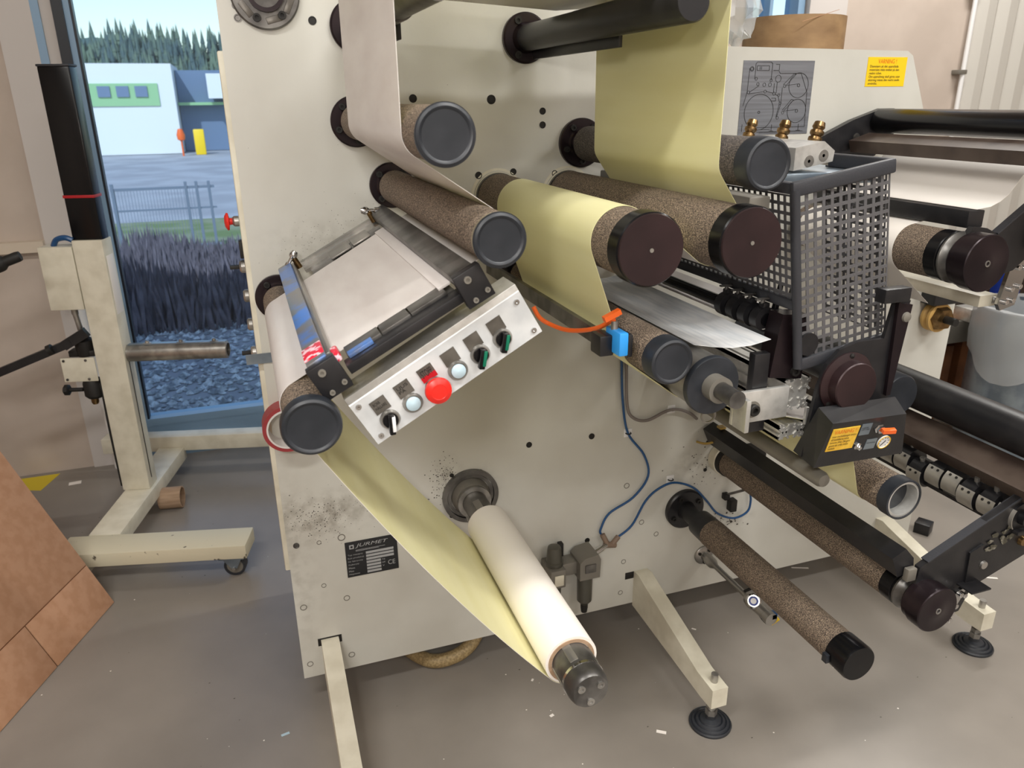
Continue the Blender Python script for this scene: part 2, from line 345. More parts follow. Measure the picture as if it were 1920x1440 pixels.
# outside the window
struct('trim_6', MB().box(-14, 10, 2.06, 90, -.3, -.15), M['yard'])
struct('trim_7', MB().box(-9, 1, 7.4, 11.5, -.16, -.13), M['grass'])
gr = MB()
for i in range(4200):
    x = random.uniform(-2.2, .7); y = random.uniform(2.12, 5.4); r = random.uniform(.016, .036); z = -.145+(y-2.1)*.0
    an = random.random()*6.28; vs = []
    for k in range(5): a = an+k*1.257; vs.append((x+r*math.cos(a)*random.uniform(.7, 1.2), y+r*math.sin(a), z))
    vs.append((x+r*.1, y, z+r*random.uniform(.5, .9))); o = vs
    gr.add(vs, [(k, (k+1) % 5, 5) for k in range(5)])
tag(gr.build('gravel_bed', M['gravel'], None, smooth=0), 'bluish gravel stones just outside the window pane', 'gravel', kind='stuff')
sh = MB()
for i in range(9000):
    x = random.uniform(-3.2, .9); y = random.uniform(4.7, 7.2); h = (.5+.08*math.sin(x*5)+.06*math.sin(y*7+x*3))*random.uniform(.45, 1)
    dx, dy = random.uniform(-.05, .05), random.uniform(-.05, .05); w = random.uniform(.004, .009)
    sh.add([(x-w, y, -.15), (x+w, y, -.15), (x+dx+w*2, y+dy, -.15+h*.7), (x+dx*1.5, y+dy*1.5, -.15+h), (x+dx-w*2, y+dy, -.15+h*.65)], [(0, 1, 2, 3, 4)])
tag(sh.build('heather_bed', M['shrub'], None, smooth=0), 'low dark purple grey shrubs outside between gravel and fence', 'shrubs', kind='stuff')
fe = thing('yard_fence', 'grey wire mesh gate and fence standing in the yard outside', 'fence', (-.9, 8.4, -.13))
MB().box(-1.44, -.3, 8.39, 8.41, .64, .67).box(-1.44, -.3, 8.39, 8.41, -.05, -.02).box(-1.44, -.3, 8.39, 8.41, .40, .42).build('rail', M['fence'], fe)
for x in (-1.5, -1.42, -.62, -.50, -.36): MB().box(x-.016, x+.016, 8.38, 8.42, -.13, .72).build('post', M['fence'], fe)
m = MB()
for k in range(26): m.box(-1.4+k*.034, -1.396+k*.034, 8.395, 8.4, -.03, .65)
m.build('mesh_wires', M['fence'], fe)
b = thing('white_building', 'white building with a green window band across the yard', 'building', (-3.3, 31, -.13))
MB().box(-5.6, -1.82, 30, 34, -.13, 2.92).build('wall', M['bwhite'], b)
MB().box(-5.6, -2.35, 29.95, 30.0, 1.52, 2.27).build('green_band', M['bgreen'], b)
for x in (-5.3, -4.1, -3.5, -2.9): MB().box(x-.2, x+.2, 29.9, 29.95, 1.82, 2.18).build('window', M['bdark'], b)
b = thing('dark_building', 'dark building beside the white one, with a yellow tank at its door', 'building', (-.6, 33, -.13))
MB().box(-1.8, .6, 31.5, 36, -.13, 2.75).build('wall', M['bdark'], b)
MB().box(-1.8, .6, 30.9, 31.5, 1.52, 1.62).build('canopy', M['bgreen'], b)
MB().box(-.7, .6, 30.2, 31.2, 1.75, 2.6).build('upper_wall', M['bwhite'], b)
tag(MB().box(-1.35, -1.0, 29, 29.3, -.15, .72, .03).build('yard_tank', M['sticker']), 'small yellow and white tank in front of the dark building outside', 'tank')
tag(MB().lathe([(.02, 0), (.12, .05), (.14, .2), (.08, .4), (0, .42)], (-1.75, 28.6, .35), (0, 0, 1), 12).cyl((-1.75, 28.6, -.15), (-1.75, 28.6, .4), .03).build('marker_post', M['orange']), 'round orange marker in the yard outside', 'marker')
m = MB(); n = 40
for i in range(n+1):
    x = -40+i*80/n; h = 6.2+.7*math.sin(i*.9)+.4*math.sin(i*2.3)
    m.add([(x, 60, -.2), (x, 75, h)], [])
for i in range(n): m.f.append([2*i, 2*i+2, 2*i+3, 2*i+1]); m.mi.append(0)
struct('trim_8', m, M['hill'])
m = MB()
for i in range(1300):
    t = random.random(); y = 61+14*t; x = random.uniform(-22, 12); zb = -.2+(y-60)/15*6.2; h = random.uniform(1.5, 2.5); r = h*.17
    for q in range(3): m.lathe([(r*(1-.25*q), 0), (0, h*.5)], (x, y, zb+h*.25*q), (0, 0, 1), 7)
tag(m.build('pine_forest', M['pine'], None, smooth=0), 'dense dark pine forest on the hill beyond the yard', 'trees', kind='stuff')

# ------------------------------------------------------------------ the machine frame
mf = thing('machine_frame', 'cream painted steel side frame of the slitting machine carrying every roller', 'machine', (1.05, .2, 0))
MB().prism([(0, .11), (2.1, .11), (2.115, 1.05), (1.85, 1.565), (1.785, 1.70), (1.765, 1.712), (.86, 1.722), (.86, 2.6), (-.001, 2.6)], 0, .014).build('side_panel', M['panel'], mf, smooth=25)
MB().box(-.012, 1.0, .0145, .62, .45, 1.70, .004).build('side_cover', M['creamworn'], mf)
MB().box(.004, 2.07, .016, .60, .135, .449).box(.86, 1.74, .016, .6, 1.0, 1.705).box(.87, 2.07, .016, .6, .45, 1.0).build('cabinet', M['creamworn'], mf)
MB().box(.02, .84, .016, .5, 1.705, 2.6).build('upper_cabinet', M['cream'], mf)
# plugged holes; open holes are black discs, inner shade put in as colour
for x, z, r in ((.571, 1.6, .0105), (.698, 1.573, .008), (.698, 1.542, .008), (.536, 1.432, .0085), (.73, 1.429, .0075), (.623, 1.437, .008), (.388, 1.604, .009), (.849, .707, .009), (.661, .711, .0085), (.844, .37, .008), (.435, .534, .006), (.184, 1.758, .0085), (.520, .655, .006), (.44, .657, .006), (1.232, .628, .005), (1.232, .535, .006)):
    MB().lathe([(r, 0), (r, .0012), (r*.75, .0012), (r*.7, .0004), (0, .0004)], (x, 0, z), (0, -1, 0), 20).build('hole_shade_disc', M['ink'], mf)
for x, z in ((.037, 1.76), (.036, 1.783), (.022, .529)):
    MB().lathe([(.008, 0), (.008, .0012), (.006, .0012), (.005, .0003), (0, .0003)], (x, 0, z), (0, -1, 0), 20).build('socket_screw', M['dksteel'], mf)
for x, z, r in ((.967, .529, .009), (.968, .268, .008), (1.023, .395, .0085), (1.076, .343, .008), (.962, .157, .008), (.079, .526, .006), (.137, .529, .010), (.079, .394, .0065), (.135, .341, .0085), (.021, .339, .009), (.133, .154, .009), (.02, .154, .0085)):
    MB().ring((x, 0, z), (0, -1, 0), r, r*.76, .0006, 24).build('rivet', M['metalgrey'], mf)
for x, z in ((.079, .2195), (1.008, .215)):
    MB().box(x-.032, x+.032, -.0006, 0, z-.014, z+.010, .0002).build('leg_slot', M['ink'], mf)
# feet: three tapered outrigger legs with levelling pads
def leg(x, zt=.225):
    w = .0235
    prof = [(0, .10), (0, zt), (-.03, zt+.004), (-.055, zt-.004), (-.375, .145), (-.45, .142), (-.45, .082), (-.40, .080), (-.02, .10)]
    L = MB().prismx([(y, z) for y, z in prof], x-w, x+w).build('leg', M['creamworn'], mf)
    MB().cyl((x, -.42, .015), (x, -.42, .168), .0095).build('threaded_stud', M['steel'], L)
    MB().cyl((x, -.42, .035), (x, -.42, .052), .016, seg=6).cyl((x, -.42, .058), (x, -.42, .068), .015, seg=6).build('nut', M['steel'], L)
    MB().lathe([(0, 0), (.056, 0), (.057, .006), (.054, .010), (.051, .008), (.049, .012), (.044, .014), (.041, .011), (.038, .016), (.033, .018), (.030, .015), (.027, .020), (.015, .024), (.012, .04), (0, .04)], (x, -.42, 0), (0, 0, 1), 48).build('rubber_pad', M['rubber'], L)
leg(.079); leg(1.029); leg(1.965)
# left side push buttons
def side_button(z, kind):
    O = (-.013, .09, z)
    if kind == 'stop':
        o = MB().lathe([(.012, 0), (.012, .010), (.008, .014), (0, .014)], O, (-1, 0, 0), 24).build('side_button', M['steel'], mf)
        MB().lathe([(.007, .012), (.008, .020), (.019, .022), (.020, .026), (.012, .031), (0, .032)], O, (-1, 0, 0), 28).build('red_mushroom', M['red'], o)
    else:
        o = MB().lathe([(.015, 0), (.015, .008), (.011, .012), (0, .012)], O, (-1, 0, 0), 24).build('side_button', M['steel'], mf)
        if kind == 'switch':
            MB().box(-.046, -.024, .082, .098, z-.004, z+.004, .001).build('switch_lever', M['ink'], o)
side_button(1.345, 'stop'); side_button(1.24, 'switch'); side_button(1.17, 'b'); side_button(1.10, 'b'); side_button(1.03, 'switch')
MB().box(-.02, -.012, .08, .11, 1.26, 1.30, .002).build('side_switch_body', M['ink'], mf)
# rating plate
p = MB().box(.143, .281, -.002, 0, .404, .511, .0005).build('rating_plate', M['plateblack'], mf)
XU = (1, 0, 0); ZU = (0, 0, 1)
text('JURMET', .088, (.169, -.0021, .503), M['inkwhite'], p, height=.013, shear=.3)
MB().box(.154, .166, -.0026, -.002, .490, .502).box(.170, .248, -.0024, -.002, .4835, .4845).box(.170, .232, -.0024, -.002, .4805, .4815).build('emblem', M['inkwhite'], p)
MB().box(.157, .163, -.0030, -.0026, .493, .499).build('emblem_centre', M['plateblack'], p)
for k, (t, w) in enumerate((('Typ maszyny', .040), ('Rok produkcji', .042), ('Nr fabryczny', .039), ('Gabaryty', .028), ('Masa', .016), ('Moc', .013), ('Napiecie', .028))):
    z = .474-k*.0098
    text(t, w, (.148, -.0021, z), M['inkwhite'], p, height=.0052)
    MB().box(.196, .270 if k < 3 else .234, -.0026, -.002, z-.0062, z+.0006).build('blank_field', M['inkwhite'], p)
for k, t in enumerate(('kg', 'kW', 'V')): text(t, .003+.0026*len(t), (.2375, -.0021, .4445-k*.0098), M['inkwhite'], p, height=.0048)
text('CE', .019, (.253, -.0021, .436), M['inkwhite'], p, height=.014)
# yellow warning sticker and threading diagram
p = MB().box(1.634, 1.766, -.0012, 0, 1.622, 1.696).build('warning_sticker', M['sticker'], mf)
text('VARNING !', .062, (1.668, -.0014, 1.691), M['inkorange'], p, height=.011)
text('Diametern på det upprullade\nmaterialet mäts endast på den\nnedre rullen.\nOm upprullning skall göras utan\nskärning måste den nedre axeln\nanvändas.', .106, (1.642, -.0014, 1.676), M['ink'], p, height=.049, space=1)
p = MB().box(1.243, 1.461, -.0015, 0, 1.505, 1.686).build('diagram_plate', M['diagram'], mf)
D = MB()
def px2(u, v): return (1.243+u*.218, 1.686-v*.181)
def dl(*pts, w=.0011):
    for a, c in zip(pts, pts[1:]):
        (x0, z0), (x1, z1) = px2(*a), px2(*c); D.bar((x0, -.0018, z0), (x1, -.0018, z1), w, .0006, up=(0, 1, 0))
def dc(u, v, r, w=.0012, n=36):
    x, z = px2(u, v); R = r*.2; D.ring((x, -.0015, z), (0, -1, 0), R, R-w, .0006, n)
dc(.27, .69, .225); dc(.27, .69, .018); dc(.80, .33, .155); dc(.80, .33, .022); dc(.81, .68, .15); dc(.81, .68, .022)
for u, v, r in ((.12, .11, .03), (.12, .11, .02), (.19, .24, .02), (.22, .31, .02), (.31, .32, .024), (.40, .26, .02), (.39, .32, .025), (.50, .24, .045), (.10, .42, .02), (.33, .41, .02), (.46, .44, .022), (.53, .46, .018), (.56, .57, .018), (.54, .77, .02), (.60, .34, .02), (.61, .70, .02)): dc(u, v, r, .0009, 20)
dl((.17, .04), (.17, .24)); dl((.17, .04), (.19, .02), (.38, .02), (.40, .04), (.40, .26)); dl((.19, .07), (.36, .07), (.36, .13), (.19, .13), (.19, .07)); dl((.23, .08), (.23, .12)); dl((.25, .08), (.25, .12))
dl((.09, .10), (.08, .42), (.04, .60)); dl((.11, .42), (.24, .33)); dl((.10, .44), (.32, .41)); dl((.35, .41), (.44, .43)); dl((.48, .45), (.52, .47), (.55, .56)); dl((.57, .36), (.57, .58), (.53, .76)); dl((.55, .58), (.52, .76))
dl((.58, .32), (.72, .17), (.75, .18), (.62, .33)); dl((.60, .67), (.72, .52), (.75, .53), (.62, .68)); dl((.63, .33), (.80, .31)); dl((.63, .68), (.81, .66)); dl((.45, .05), (.50, .05), (.50, .13), (.42, .13)); dl((.50, .14), (.52, .17), (.82, .17), (.93, .42), (.95, .90), (.14, .90)); dl((.20, .96), (.93, .96)); dl((.30, .93), (.45, .93)); dl((.47, .86), (.47, .95)); dl((.86, .86), (.86, .95)); dl((.44, .95), (.50, .95)); dl((.83, .95), (.89, .95)); dl((.45, .30), (.45, .43)); dl((.49, .29), (.49, .43)); dl((.43, .50), (.49, .50), (.49, .54), (.43, .54)); dl((.05, .85), (.05, .95)); dl((.94, .52), (.99, .52))
for k in range(16): dl((.30+k*.02, .985), (.318+k*.02, .96), w=.0006)
D.build('diagram_lines', M['ink'], p)
for x, z in ((.962, .701), (1.099, .754), (1.111, .526)):
    o = MB().box(x-.0125, x+.0125, -.003, 0, z-.0125, z+.0125, .001).build('cable_mount', M['whiteplastic'], mf)
    MB().tube([(x-.008, -.002, z), (x-.005, -.011, z), (x+.005, -.011, z), (x+.008, -.002, z)], .0018, 6).build('cable_tie', M['ink'], o)
MB().box(1.37, 1.45, -.001, 0, .53, .60).build('dark_opening', M['ink'], mf)
MB().box(1.300, 1.318, -.02, 0, .425, .445, .002).box(1.318, 1.34, -.03, -.005, .385, .425, .002).build('cable_clip', M['ink'], mf)
MB().cyl((1.31, -.01, .44), (1.345, -.05, .47), .004).build('clip_rod', M['dksteel'], mf)
# scuffs, oil spatter
M['spatter'] = mat('oil_spatter', (70, 66, 58), .5)
def spatter(cx, cz, sx, sz, n, r0, r1, name='oil_spatter', m='spatter', ang=0):
    s = MB()
    for _ in range(n):
        a = random.gauss(0, 1)*sx; c = random.gauss(0, 1)*sz; x = cx+a*math.cos(ang)-c*math.sin(ang); z = cz+a*math.sin(ang)+c*math.cos(ang); r = random.uniform(r0, r1)
        if not (.004 < x < 2.09 and .12 < z < 1.69): continue
        e = random.uniform(.4, 1); t = random.random()*3
        s.add([(x+r*math.cos(k*1.047+t), -.0004, z+r*e*math.sin(k*1.047+t)) for k in range(6)], [tuple(range(6))])
    o = s.build(name, M[m], mf, smooth=0); o['kind'] = 'stuff'
spatter(.09, .60, .05, .03, 260, .0005, .0016); spatter(.415, .65, .02, .03, 170, .0006, .0022); spatter(.16, 1.30, .06, .03, 150, .0004, .0010, ang=.5)
spatter(1.22, .55, .05, .04, 60, .0008, .003); spatter(1.33, .34, .03, .012, 40, .001, .004, ang=-.4); spatter(.3, 1.2, .5, .4, 60, .0004, .0009)

# tape ring hanging and sheet tab at the left edge
tr_ = thing('tape_roll', 'roll of red tape hung on the left edge of the cream frame', 'tape', (.022, -.03, .868))
MB().ring((.036, -.0, .873), (0, -1, 0), .058, .0495, .048, 48).build('tape', M['tapeold'], tr_)
MB().ring((.036, -.0002, .873), (0, -1, 0), .0492, .045, .0495, 48).build('core', M['white'], tr_)
MB().box(-.037, .034, -.003, -.0012, 1.028, 1.052).build('metal_tab', M['galv'], mf)

# ------------------------------------------------------------------ rollers
def roller(name, label, X, Z, R, Ye, FR=.054, sleeve='grip', cap='rubber', caplen=.032, hub=.032, bolts=3, rs=None, y0=.05, face='rim', ba=.6, group=None, band=None):
    t = thing(name, label, 'roller', (X, 0, Z), group=group)
    rs = R-.003 if rs is None else rs
    if FR:
        f = MB().lathe([(FR, .0005), (FR, .010), (FR-.003, .013), (hub+.004, .013), (hub, .017), (hub, y0+.012), (0, y0+.012)], (X, 0, Z), (0, -1, 0), 56).build('flange', M['dkpurple'], t)
        for k in range(bolts):
            a = ba+k*2*math.pi/bolts; q = (X+FR*.76*math.cos(a), -.0125, Z+FR*.76*math.sin(a))
            MB().lathe([(.0075, 0), (.0075, .006), (.0065, .007), (.0035, .007), (.0035, .003), (0, .003)], q, (0, -1, 0), 16).build('bolt', M['ink'], f)
    MB().lathe([(hub-.002, y0-.01), (hub-.002, y0), (rs, y0), (rs, -Ye-caplen)], (X, 0, Z), (0, -1, 0), 72).build('sleeve', M[sleeve], t)
    if band: MB().lathe([(rs+.0006, -Ye-caplen-band), (rs+.0006, -Ye-caplen)], (X, 0, Z), (0, -1, 0), 72).build('tape_band', M['griptan'], t)
    L = -Ye
    if cap == 'flat':
        c = MB().lathe([(rs, L-caplen), (R+.0008, L-caplen), (R+.0008, L-.003), (R-.001, L-.0005)], (X, 0, Z), (0, -1, 0), 72)
        c = c.build('end_ring', M['blackgloss'], t)
        MB().lathe([(R-.001, L-.001), (R-.0025, L+.002), (.004, L+.002), (.003, L+.0005), (0, L+.0005)], (X, 0, Z), (0, -1, 0), 72).build('end_disc', M['purpleface'], t)
        MB().lathe([(.0035, L+.001), (.0035, L+.0026), (0, L+.0026)], (X, 0, Z), (0, -1, 0), 12).build('centre_pin', M['steel'], t)
    elif cap:
        MB().lathe([(rs, L-caplen), (R, L-caplen), (R, L-.006), (R-.0015, L-.002), (R-.005, L), (R-.007, L-.0006), (R-.009, L-.0022), (0, L-.0022)], (X, 0, Z), (0, -1, 0), 72).build('end_cap', M[cap], t)
    return t
roller('guide_roller', 'guide roller with flat black cap carrying the white web, topmost on the left', .256, 1.558, .0407, -.80, rs=.037, caplen=.003, band=.016, ba=2.3, bolts=5)
roller('guide_roller', 'guide roller with black cap and bare grip surface, beside the splice table top', .327, 1.419, .0388, -.80, FR=.0505, rs=.036, caplen=.003, band=.016, ba=2.4, bolts=4)
roller('guide_roller', 'guide roller at the far left under white paper, black cap hanging by the button panel', .052, 1.182, .0421, -.80, FR=.052, rs=.036, caplen=.021, ba=2.2)
roller('guide_roller', 'guide roller with deep black cap beside the aluminium block, yellow web round it', .797, 1.499, .0428, -.74, FR=.0575, sleeve='gripgrey', caplen=.036, ba=2.2, bolts=5)
roller('drive_roller', 'large roller with brown end disc wrapped in yellow web', .582, 1.381, .0573, -.76, FR=0, cap='flat', caplen=.034, y0=.02)
roller('drive_roller', 'large bare grip roller with brown end disc, right of the yellow wrapped one', .763, 1.380, .058, -.76, FR=0, cap='flat', caplen=.034, y0=.02)
roller('guide_roller', 'small grip roller with plain black cap, below the yellow wrapped drive roller', .633, 1.193, .0394, -.76, FR=.05, rs=.0385, caplen=.034)
for x, z, R in ((.582, 1.381, .066), (.763, 1.380, .066)):
    MB().ring((x, .0, z), (0, -1, 0), R, R-.006, .001, 56).ring((x, 0, z), (0, -1, 0), R-.008, .05, .006, 56).build('bearing_ring', M['creamworn'], mf)
    MB().ring((x, 0, z), (0, -1, 0), .056, .04, .014, 56).build('bearing_ring', M['dksteel'], mf)
# steel roller with a black disc, shaft and collar
X, Z = .729, 1.132
t = thing('disc_roller', 'smooth steel roller with large black end disc and projecting collared shaft', 'roller', (X, 0, Z))
MB().lathe([(.0485, .002), (.0485, .725)], (X, 0, Z), (0, -1, 0), 64).build('sleeve', M['steel'], t)
MB().lathe([(.0515, .725), (.053, .727), (.053, .735), (.051, .738), (.018, .738)], (X, 0, Z), (0, -1, 0), 64).build('end_disc', M['rubber'], t)
MB().lathe([(.0215, .738), (.0225, .740), (.0225, .760), (.021, .762), (.0155, .762), (.0155, .81), (0, .81)], (X, 0, Z), (0, -1, 0), 40).build('shaft', M['dksteel'], t)
MB().ring((X, -.7385, Z), (0, -1, 0), .0235, .0156, .024, 40).build('collar', M['metalgrey'], t)
# hollow open-ended roller
X, Z = 1.205, .822
t = thing('hollow_roller', 'grip roller with hollow open steel end, yellow web behind it', 'roller', (X, 0, Z))
MB().lathe([(.03, .002), (.042, .02), (.042, .72)], (X, 0, Z), (0, -1, 0), 64, caps=(True, False)).build('sleeve', M['grip'], t)
MB().lathe([(.042, .715), (.0445, .716), (.0445, .744), (.041, .745), (.041, .735)], (X, 0, Z), (0, -1, 0), 64, caps=(True, False)).build('rubber_sleeve', M['rubber'], t)
MB().lathe([(.0405, .738), (.0405, .742), (.0355, .743), (.035, .695), (.029, .692), (.028, .672), (.012, .670), (.004, .670), (.003, .664), (0, .664)], (X, 0, Z), (0, -1, 0), 64, caps=(False, False)).build('bearing_bore', M['alu'], t)
MB().ring((X, -.694, Z), (0, -1, 0), .0345, .0300, .003).build('snap_ring', M['brass'], t)
# floor-level roller
t = roller('guide_roller', 'long brown grip roller reaching lowest over the floor, black taped end', 1.166, .417, .0365, -.80, FR=.0, rs=.0345, cap='rubber', caplen=.05, y0=.09, hub=.026)
for o in list(t.children): bpy.data.objects.remove(o)
X, Z = 1.166, .417
f = MB().lathe([(.064, .0005), (.064, .012), (.060, .016), (.030, .016), (.027, .024), (.027, .09), (0, .09)], (X, 0, Z), (0, -1, 0), 56).build('flange', M['black'], t)
for k in range(4):
    a = .5+k*1.5708; MB().lathe([(.008, 0), (.008, .007), (.004, .007), (.004, .003), (0, .003)], (X+.047*math.cos(a), -.015, Z+.047*math.sin(a)), (0, -1, 0), 16).build('bolt', M['ink'], f)
MB().lathe([(.030, .088), (.0395, .095), (.0405, .13), (.0405, .16)], (X, 0, Z), (0, -1, 0), 56).build('neck', M['black'], t)
MB().lathe([(.0415, .158), (.0415, .69)], (X, 0, Z), (0, -1, 0), 64).build('sleeve', M['grip'], t)
MB().lathe([(.0415, .683), (.0435, .684), (.0445, .735), (.042, .742), (0, .743)], (X, 0, Z), (0, -1, 0), 48).build('end_cap', M['blackgloss'], t)
MB().box(X-.052, X-.040, -.70, -.685, Z-.018, Z+.004, .001).build('tape_flap', M['rubber'], t)
t.location = (X, 0, Z)

# unwind spindle with paper roll
X, Z = .489, .589
t = thing('unwind_spindle', 'dark steel expanding spindle through the paper roll, three bolts on its end', 'spindle', (X, 0, Z))
MB().ring((X, 0, Z), (0, -1, 0), .078, .066, .012, 64).ring((X, 0, Z), (0, -1, 0), .064, .055, .008, 64).build('bearing_flange', M['dksteel'], t)
MB().lathe([(.053, .001), (.053, .012), (.046, .03), (.044, .03), (.044, .045), (.034, .046)], (X, 0, Z), (0, -1, 0), 64).build('hub', M['metalgrey'], t)
MB().ring((X, -.043, Z), (0, -1, 0), .046, .034, .004, 48).build('retaining_ring', M['steel'], t)
MB().lathe([(.033, .04), (.033, .16), (.0395, .165), (.0395, .775), (.037, .786), (.034, .79), (0, .79)], (X, 0, Z), (0, -1, 0), 48).build('shaft', M['dksteel'], t)
MB().ring((X, -.752, Z), (0, -1, 0), .0408, .039, .006, 48).build('edge_ring', M['chrome'], t)
for k in range(4):
    a = R_(20+k*90)
    q = MB(); q.T = Matrix.Translation((X, 0, Z)) @ Matrix.Rotation(-a, 4, 'Y')
    q.box(-.009, .009, -.745, -.10, .035, .0405, .002); q.build('expanding_jaw', M['steel'], t)
for k in range(3):
    a = R_(40+k*120-10)+math.pi; MB().lathe([(.0075, 0), (.0075, .003), (.0035, .003), (.003, .001), (0, .001)], (X+.022*math.cos(a), -.79, Z-.022*math.sin(a)), (0, -1, 0), 18).build('bolt', M['steel'], t)
t = thing('paper_roll', 'nearly used up roll of white paper on the unwind spindle', 'paper roll', (X, -.43, Z))
MB().lathe([(.0475, .165), (.0535, .165), (.0535, .699), (.0530, .700), (.0475, .700)], (X, 0, Z), (0, -1, 0), 96, closed=False).build('paper', M['rollwhite'], t)
MB().ring((X, -.164, Z), (0, -1, 0), .0474, .0408, .538, 72).build('core', M['cardtube'], t)

# ------------------------------------------------------------------ webs of paper
def belt(items):
    """items: (x, z, r, s): s=+1 the web turns left round it, -1 right; returns points in XZ"""
    out = []; segs = []
    for (x0, z0, r0, s0), (x1, z1, r1, s1) in zip(items, items[1:]):
        dx, dz = x1-x0, z1-z0; D = math.hypot(dx, dz); phi = math.atan2(dz, dx)
        th = phi-math.asin((s1*r1-s0*r0)/D); nl = (-math.sin(th), math.cos(th))
        segs.append(((x0-s0*r0*nl[0], z0-s0*r0*nl[1]), (x1-s1*r1*nl[0], z1-s1*r1*nl[1])))
    pts = [segs[0][0]]; marks = []
    for i in range(1, len(items)-1):
        x, z, r, s = items[i]; a = segs[i-1][1]; b_ = segs[i][0]
        marks.append(len(pts))
        a0 = math.atan2(a[1]-z, a[0]-x); a1 = math.atan2(b_[1]-z, b_[0]-x)
        if s > 0 and a1 < a0: a1 += 2*math.pi
        if s < 0 and a1 > a0: a1 -= 2*math.pi
        n = max(2, int(abs(a1-a0)/.09))
        for k in range(n+1): an = a0+(a1-a0)*k/n; pts.append((x+r*math.cos(an), z+r*math.sin(an)))
    pts.append(segs[-1][1]); return pts
def sag(p, q, d, n=18):
    return [(p[0]+(q[0]-p[0])*k/n, p[1]+(q[1]-p[1])*k/n-4*d*(k/n)*(1-k/n)) for k in range(1, n)]
def web(name, pts, y0, y1, right, left, parent=None, t=.0004, ny=1):
    """right = material on the right-hand side of travel"""
    n = len(pts); mb = MB(); nr = []
    for i in range(n):
        a = pts[max(0, i-1)]; c = pts[min(n-1, i+1)]; dx, dz = c[0]-a[0], c[1]-a[1]; l = math.hypot(dx, dz) or 1; nr.append((dz/l, -dx/l))
    v = []
    for sgn in (1, -1):
        for i in range(n):
            for y in (y0, y1): v.append((pts[i][0]+nr[i][0]*t*sgn, y, pts[i][1]+nr[i][1]*t*sgn))
    F0 = [(2*i, 2*i+1, 2*i+3, 2*i+2) for i in range(n-1)]; o = 2*n
    F1 = [(o+2*i, o+2*i+2, o+2*i+3, o+2*i+1) for i in range(n-1)]
    E = [(2*i, 2*i+2, o+2*i+2, o+2*i) for i in range(n-1)]+[(2*i+1, o+2*i+1, o+2*i+3, 2*i+3) for i in range(n-1)]+[(0, o, o+1, 1), (2*n-2, 2*n-1, o+2*n-1, o+2*n-2)]
    mb.add(v, F0+F1+E); mb.mi = [0]*len(F0)+[1]*len(F1)+[0]*len(E)
    return mb.build(name, [M[right], M[left]], parent, smooth=40)
it = [(.2178, 2.35, 0, 1), (.256, 1.558, .0378, 1), (.327, 1.419, .0368, -1), (.052, 1.182, .0368, 1), (.489, .589, .0545, 1), (.7, .62, 0, 1)]
p1 = belt(it)
# split at the last span to let it hang
k = max(range(1, len(p1)), key=lambda i: math.hypot(p1[i][0]-p1[i-1][0], p1[i][1]-p1[i-1][1]) if p1[i-1][1] < 1.2 and p1[i][1] < .8 and p1[i][0] < .6 else 0)
p1 = p1[:k]+sag(p1[k-1], p1[k], .028)+p1[k:-1]
w1 = tag(web('paper_web', p1, -.172, -.70, 'white', 'yellow'), 'white label web with yellow underside running from the top left down to the paper roll', 'paper web')
it = [(.7532, 2.35, 0, 1), (.797, 1.499, .0408, 1), (.763, 1.380, .0562, -1), (.582, 1.381, .0556, 1), (.633, 1.193, .0397, 1), (.729, 1.132, .0497, 1), (1.092, .938, .030, -1), (1.205, .822, .043, 1), (1.262, .800, 0, 1)]
w2_ = tag(web('paper_web', belt(it), -.17, -.660, 'yellow', 'white'), 'yellow backed label web running over the two large drive rollers and the hollow roller', 'paper web')
for nx, nz, nr, lb in ((1.092, .938, .0295, 'dark roller behind the drive unit, carrying the yellow web down to the hollow roller'),):
    t = thing('idler_roller', lb, 'roller', (nx, 0, nz)); MB().lathe([(nr, .002), (nr, .66), (nr*.8, .664), (0, .664)], (nx, 0, nz), (0, -1, 0), 40).build('sleeve', M['rubber'], t)
tag(web('waste_web', [(.728, 1.187), (.77, 1.178), (.81, 1.172), (.85, 1.172), (.892, 1.179)], -.06, -.67, 'gloss', 'gloss'), 'glossy grey white film strip lying right of the small black capped roller', 'film')
tag(web('waste_web', [(.91, 1.182), (.96, 1.186), (.995, 1.196)], -.10, -.62, 'white', 'white'), 'narrow cream paper strip behind the black clamp tube', 'paper strip')

# ------------------------------------------------------------------ top of the frame
X, Z = .653, 1.73
t = thing('bar_roller', 'black tube with mounting bar beneath it at the top centre, seen end on', 'roller', (X, 0, Z))
f = MB().lathe([(.054, .0005), (.054, .010), (.050, .014), (.033, .014), (.030, .02), (.028, .03)], (X, 0, Z), (0, -1, 0), 56).build('flange', M['dkpurple'], t)
for a in (2.1, -2.1): MB().lathe([(.008, 0), (.008, .007), (.004, .007), (.004, .003), (0, .003)], (X+.041*math.cos(a), -.013, Z+.041*math.sin(a)), (0, -1, 0), 16).build('bolt', M['ink'], f)
MB().lathe([(.028, .015), (.028, .30), (.0285, .30), (.0285, .715), (.026, .72), (0, .72)], (X, 0, Z), (0, -1, 0), 56).build('tube', M['black'], t)
MB().box(.668, .676, -.45, -.012, 1.685, 1.716, .001).build('mounting_bar', M['black'], t)
for y in (-.18, -.30, -.42): MB().cyl((.669, y, 1.713), (.660, y, 1.713), .005).build('screw', M['ink'], t)
X, Z = .272, 1.748
t = thing('bar_roller', 'worn dark shaft with mounting bar at the top left, behind the white web', 'roller', (X, 0, Z))
MB().lathe([(.054, .0005), (.054, .010), (.050, .014), (.031, .014), (.028, .02)], (X, 0, Z), (0, -1, 0), 56).build('flange', M['dkpurple'], t)
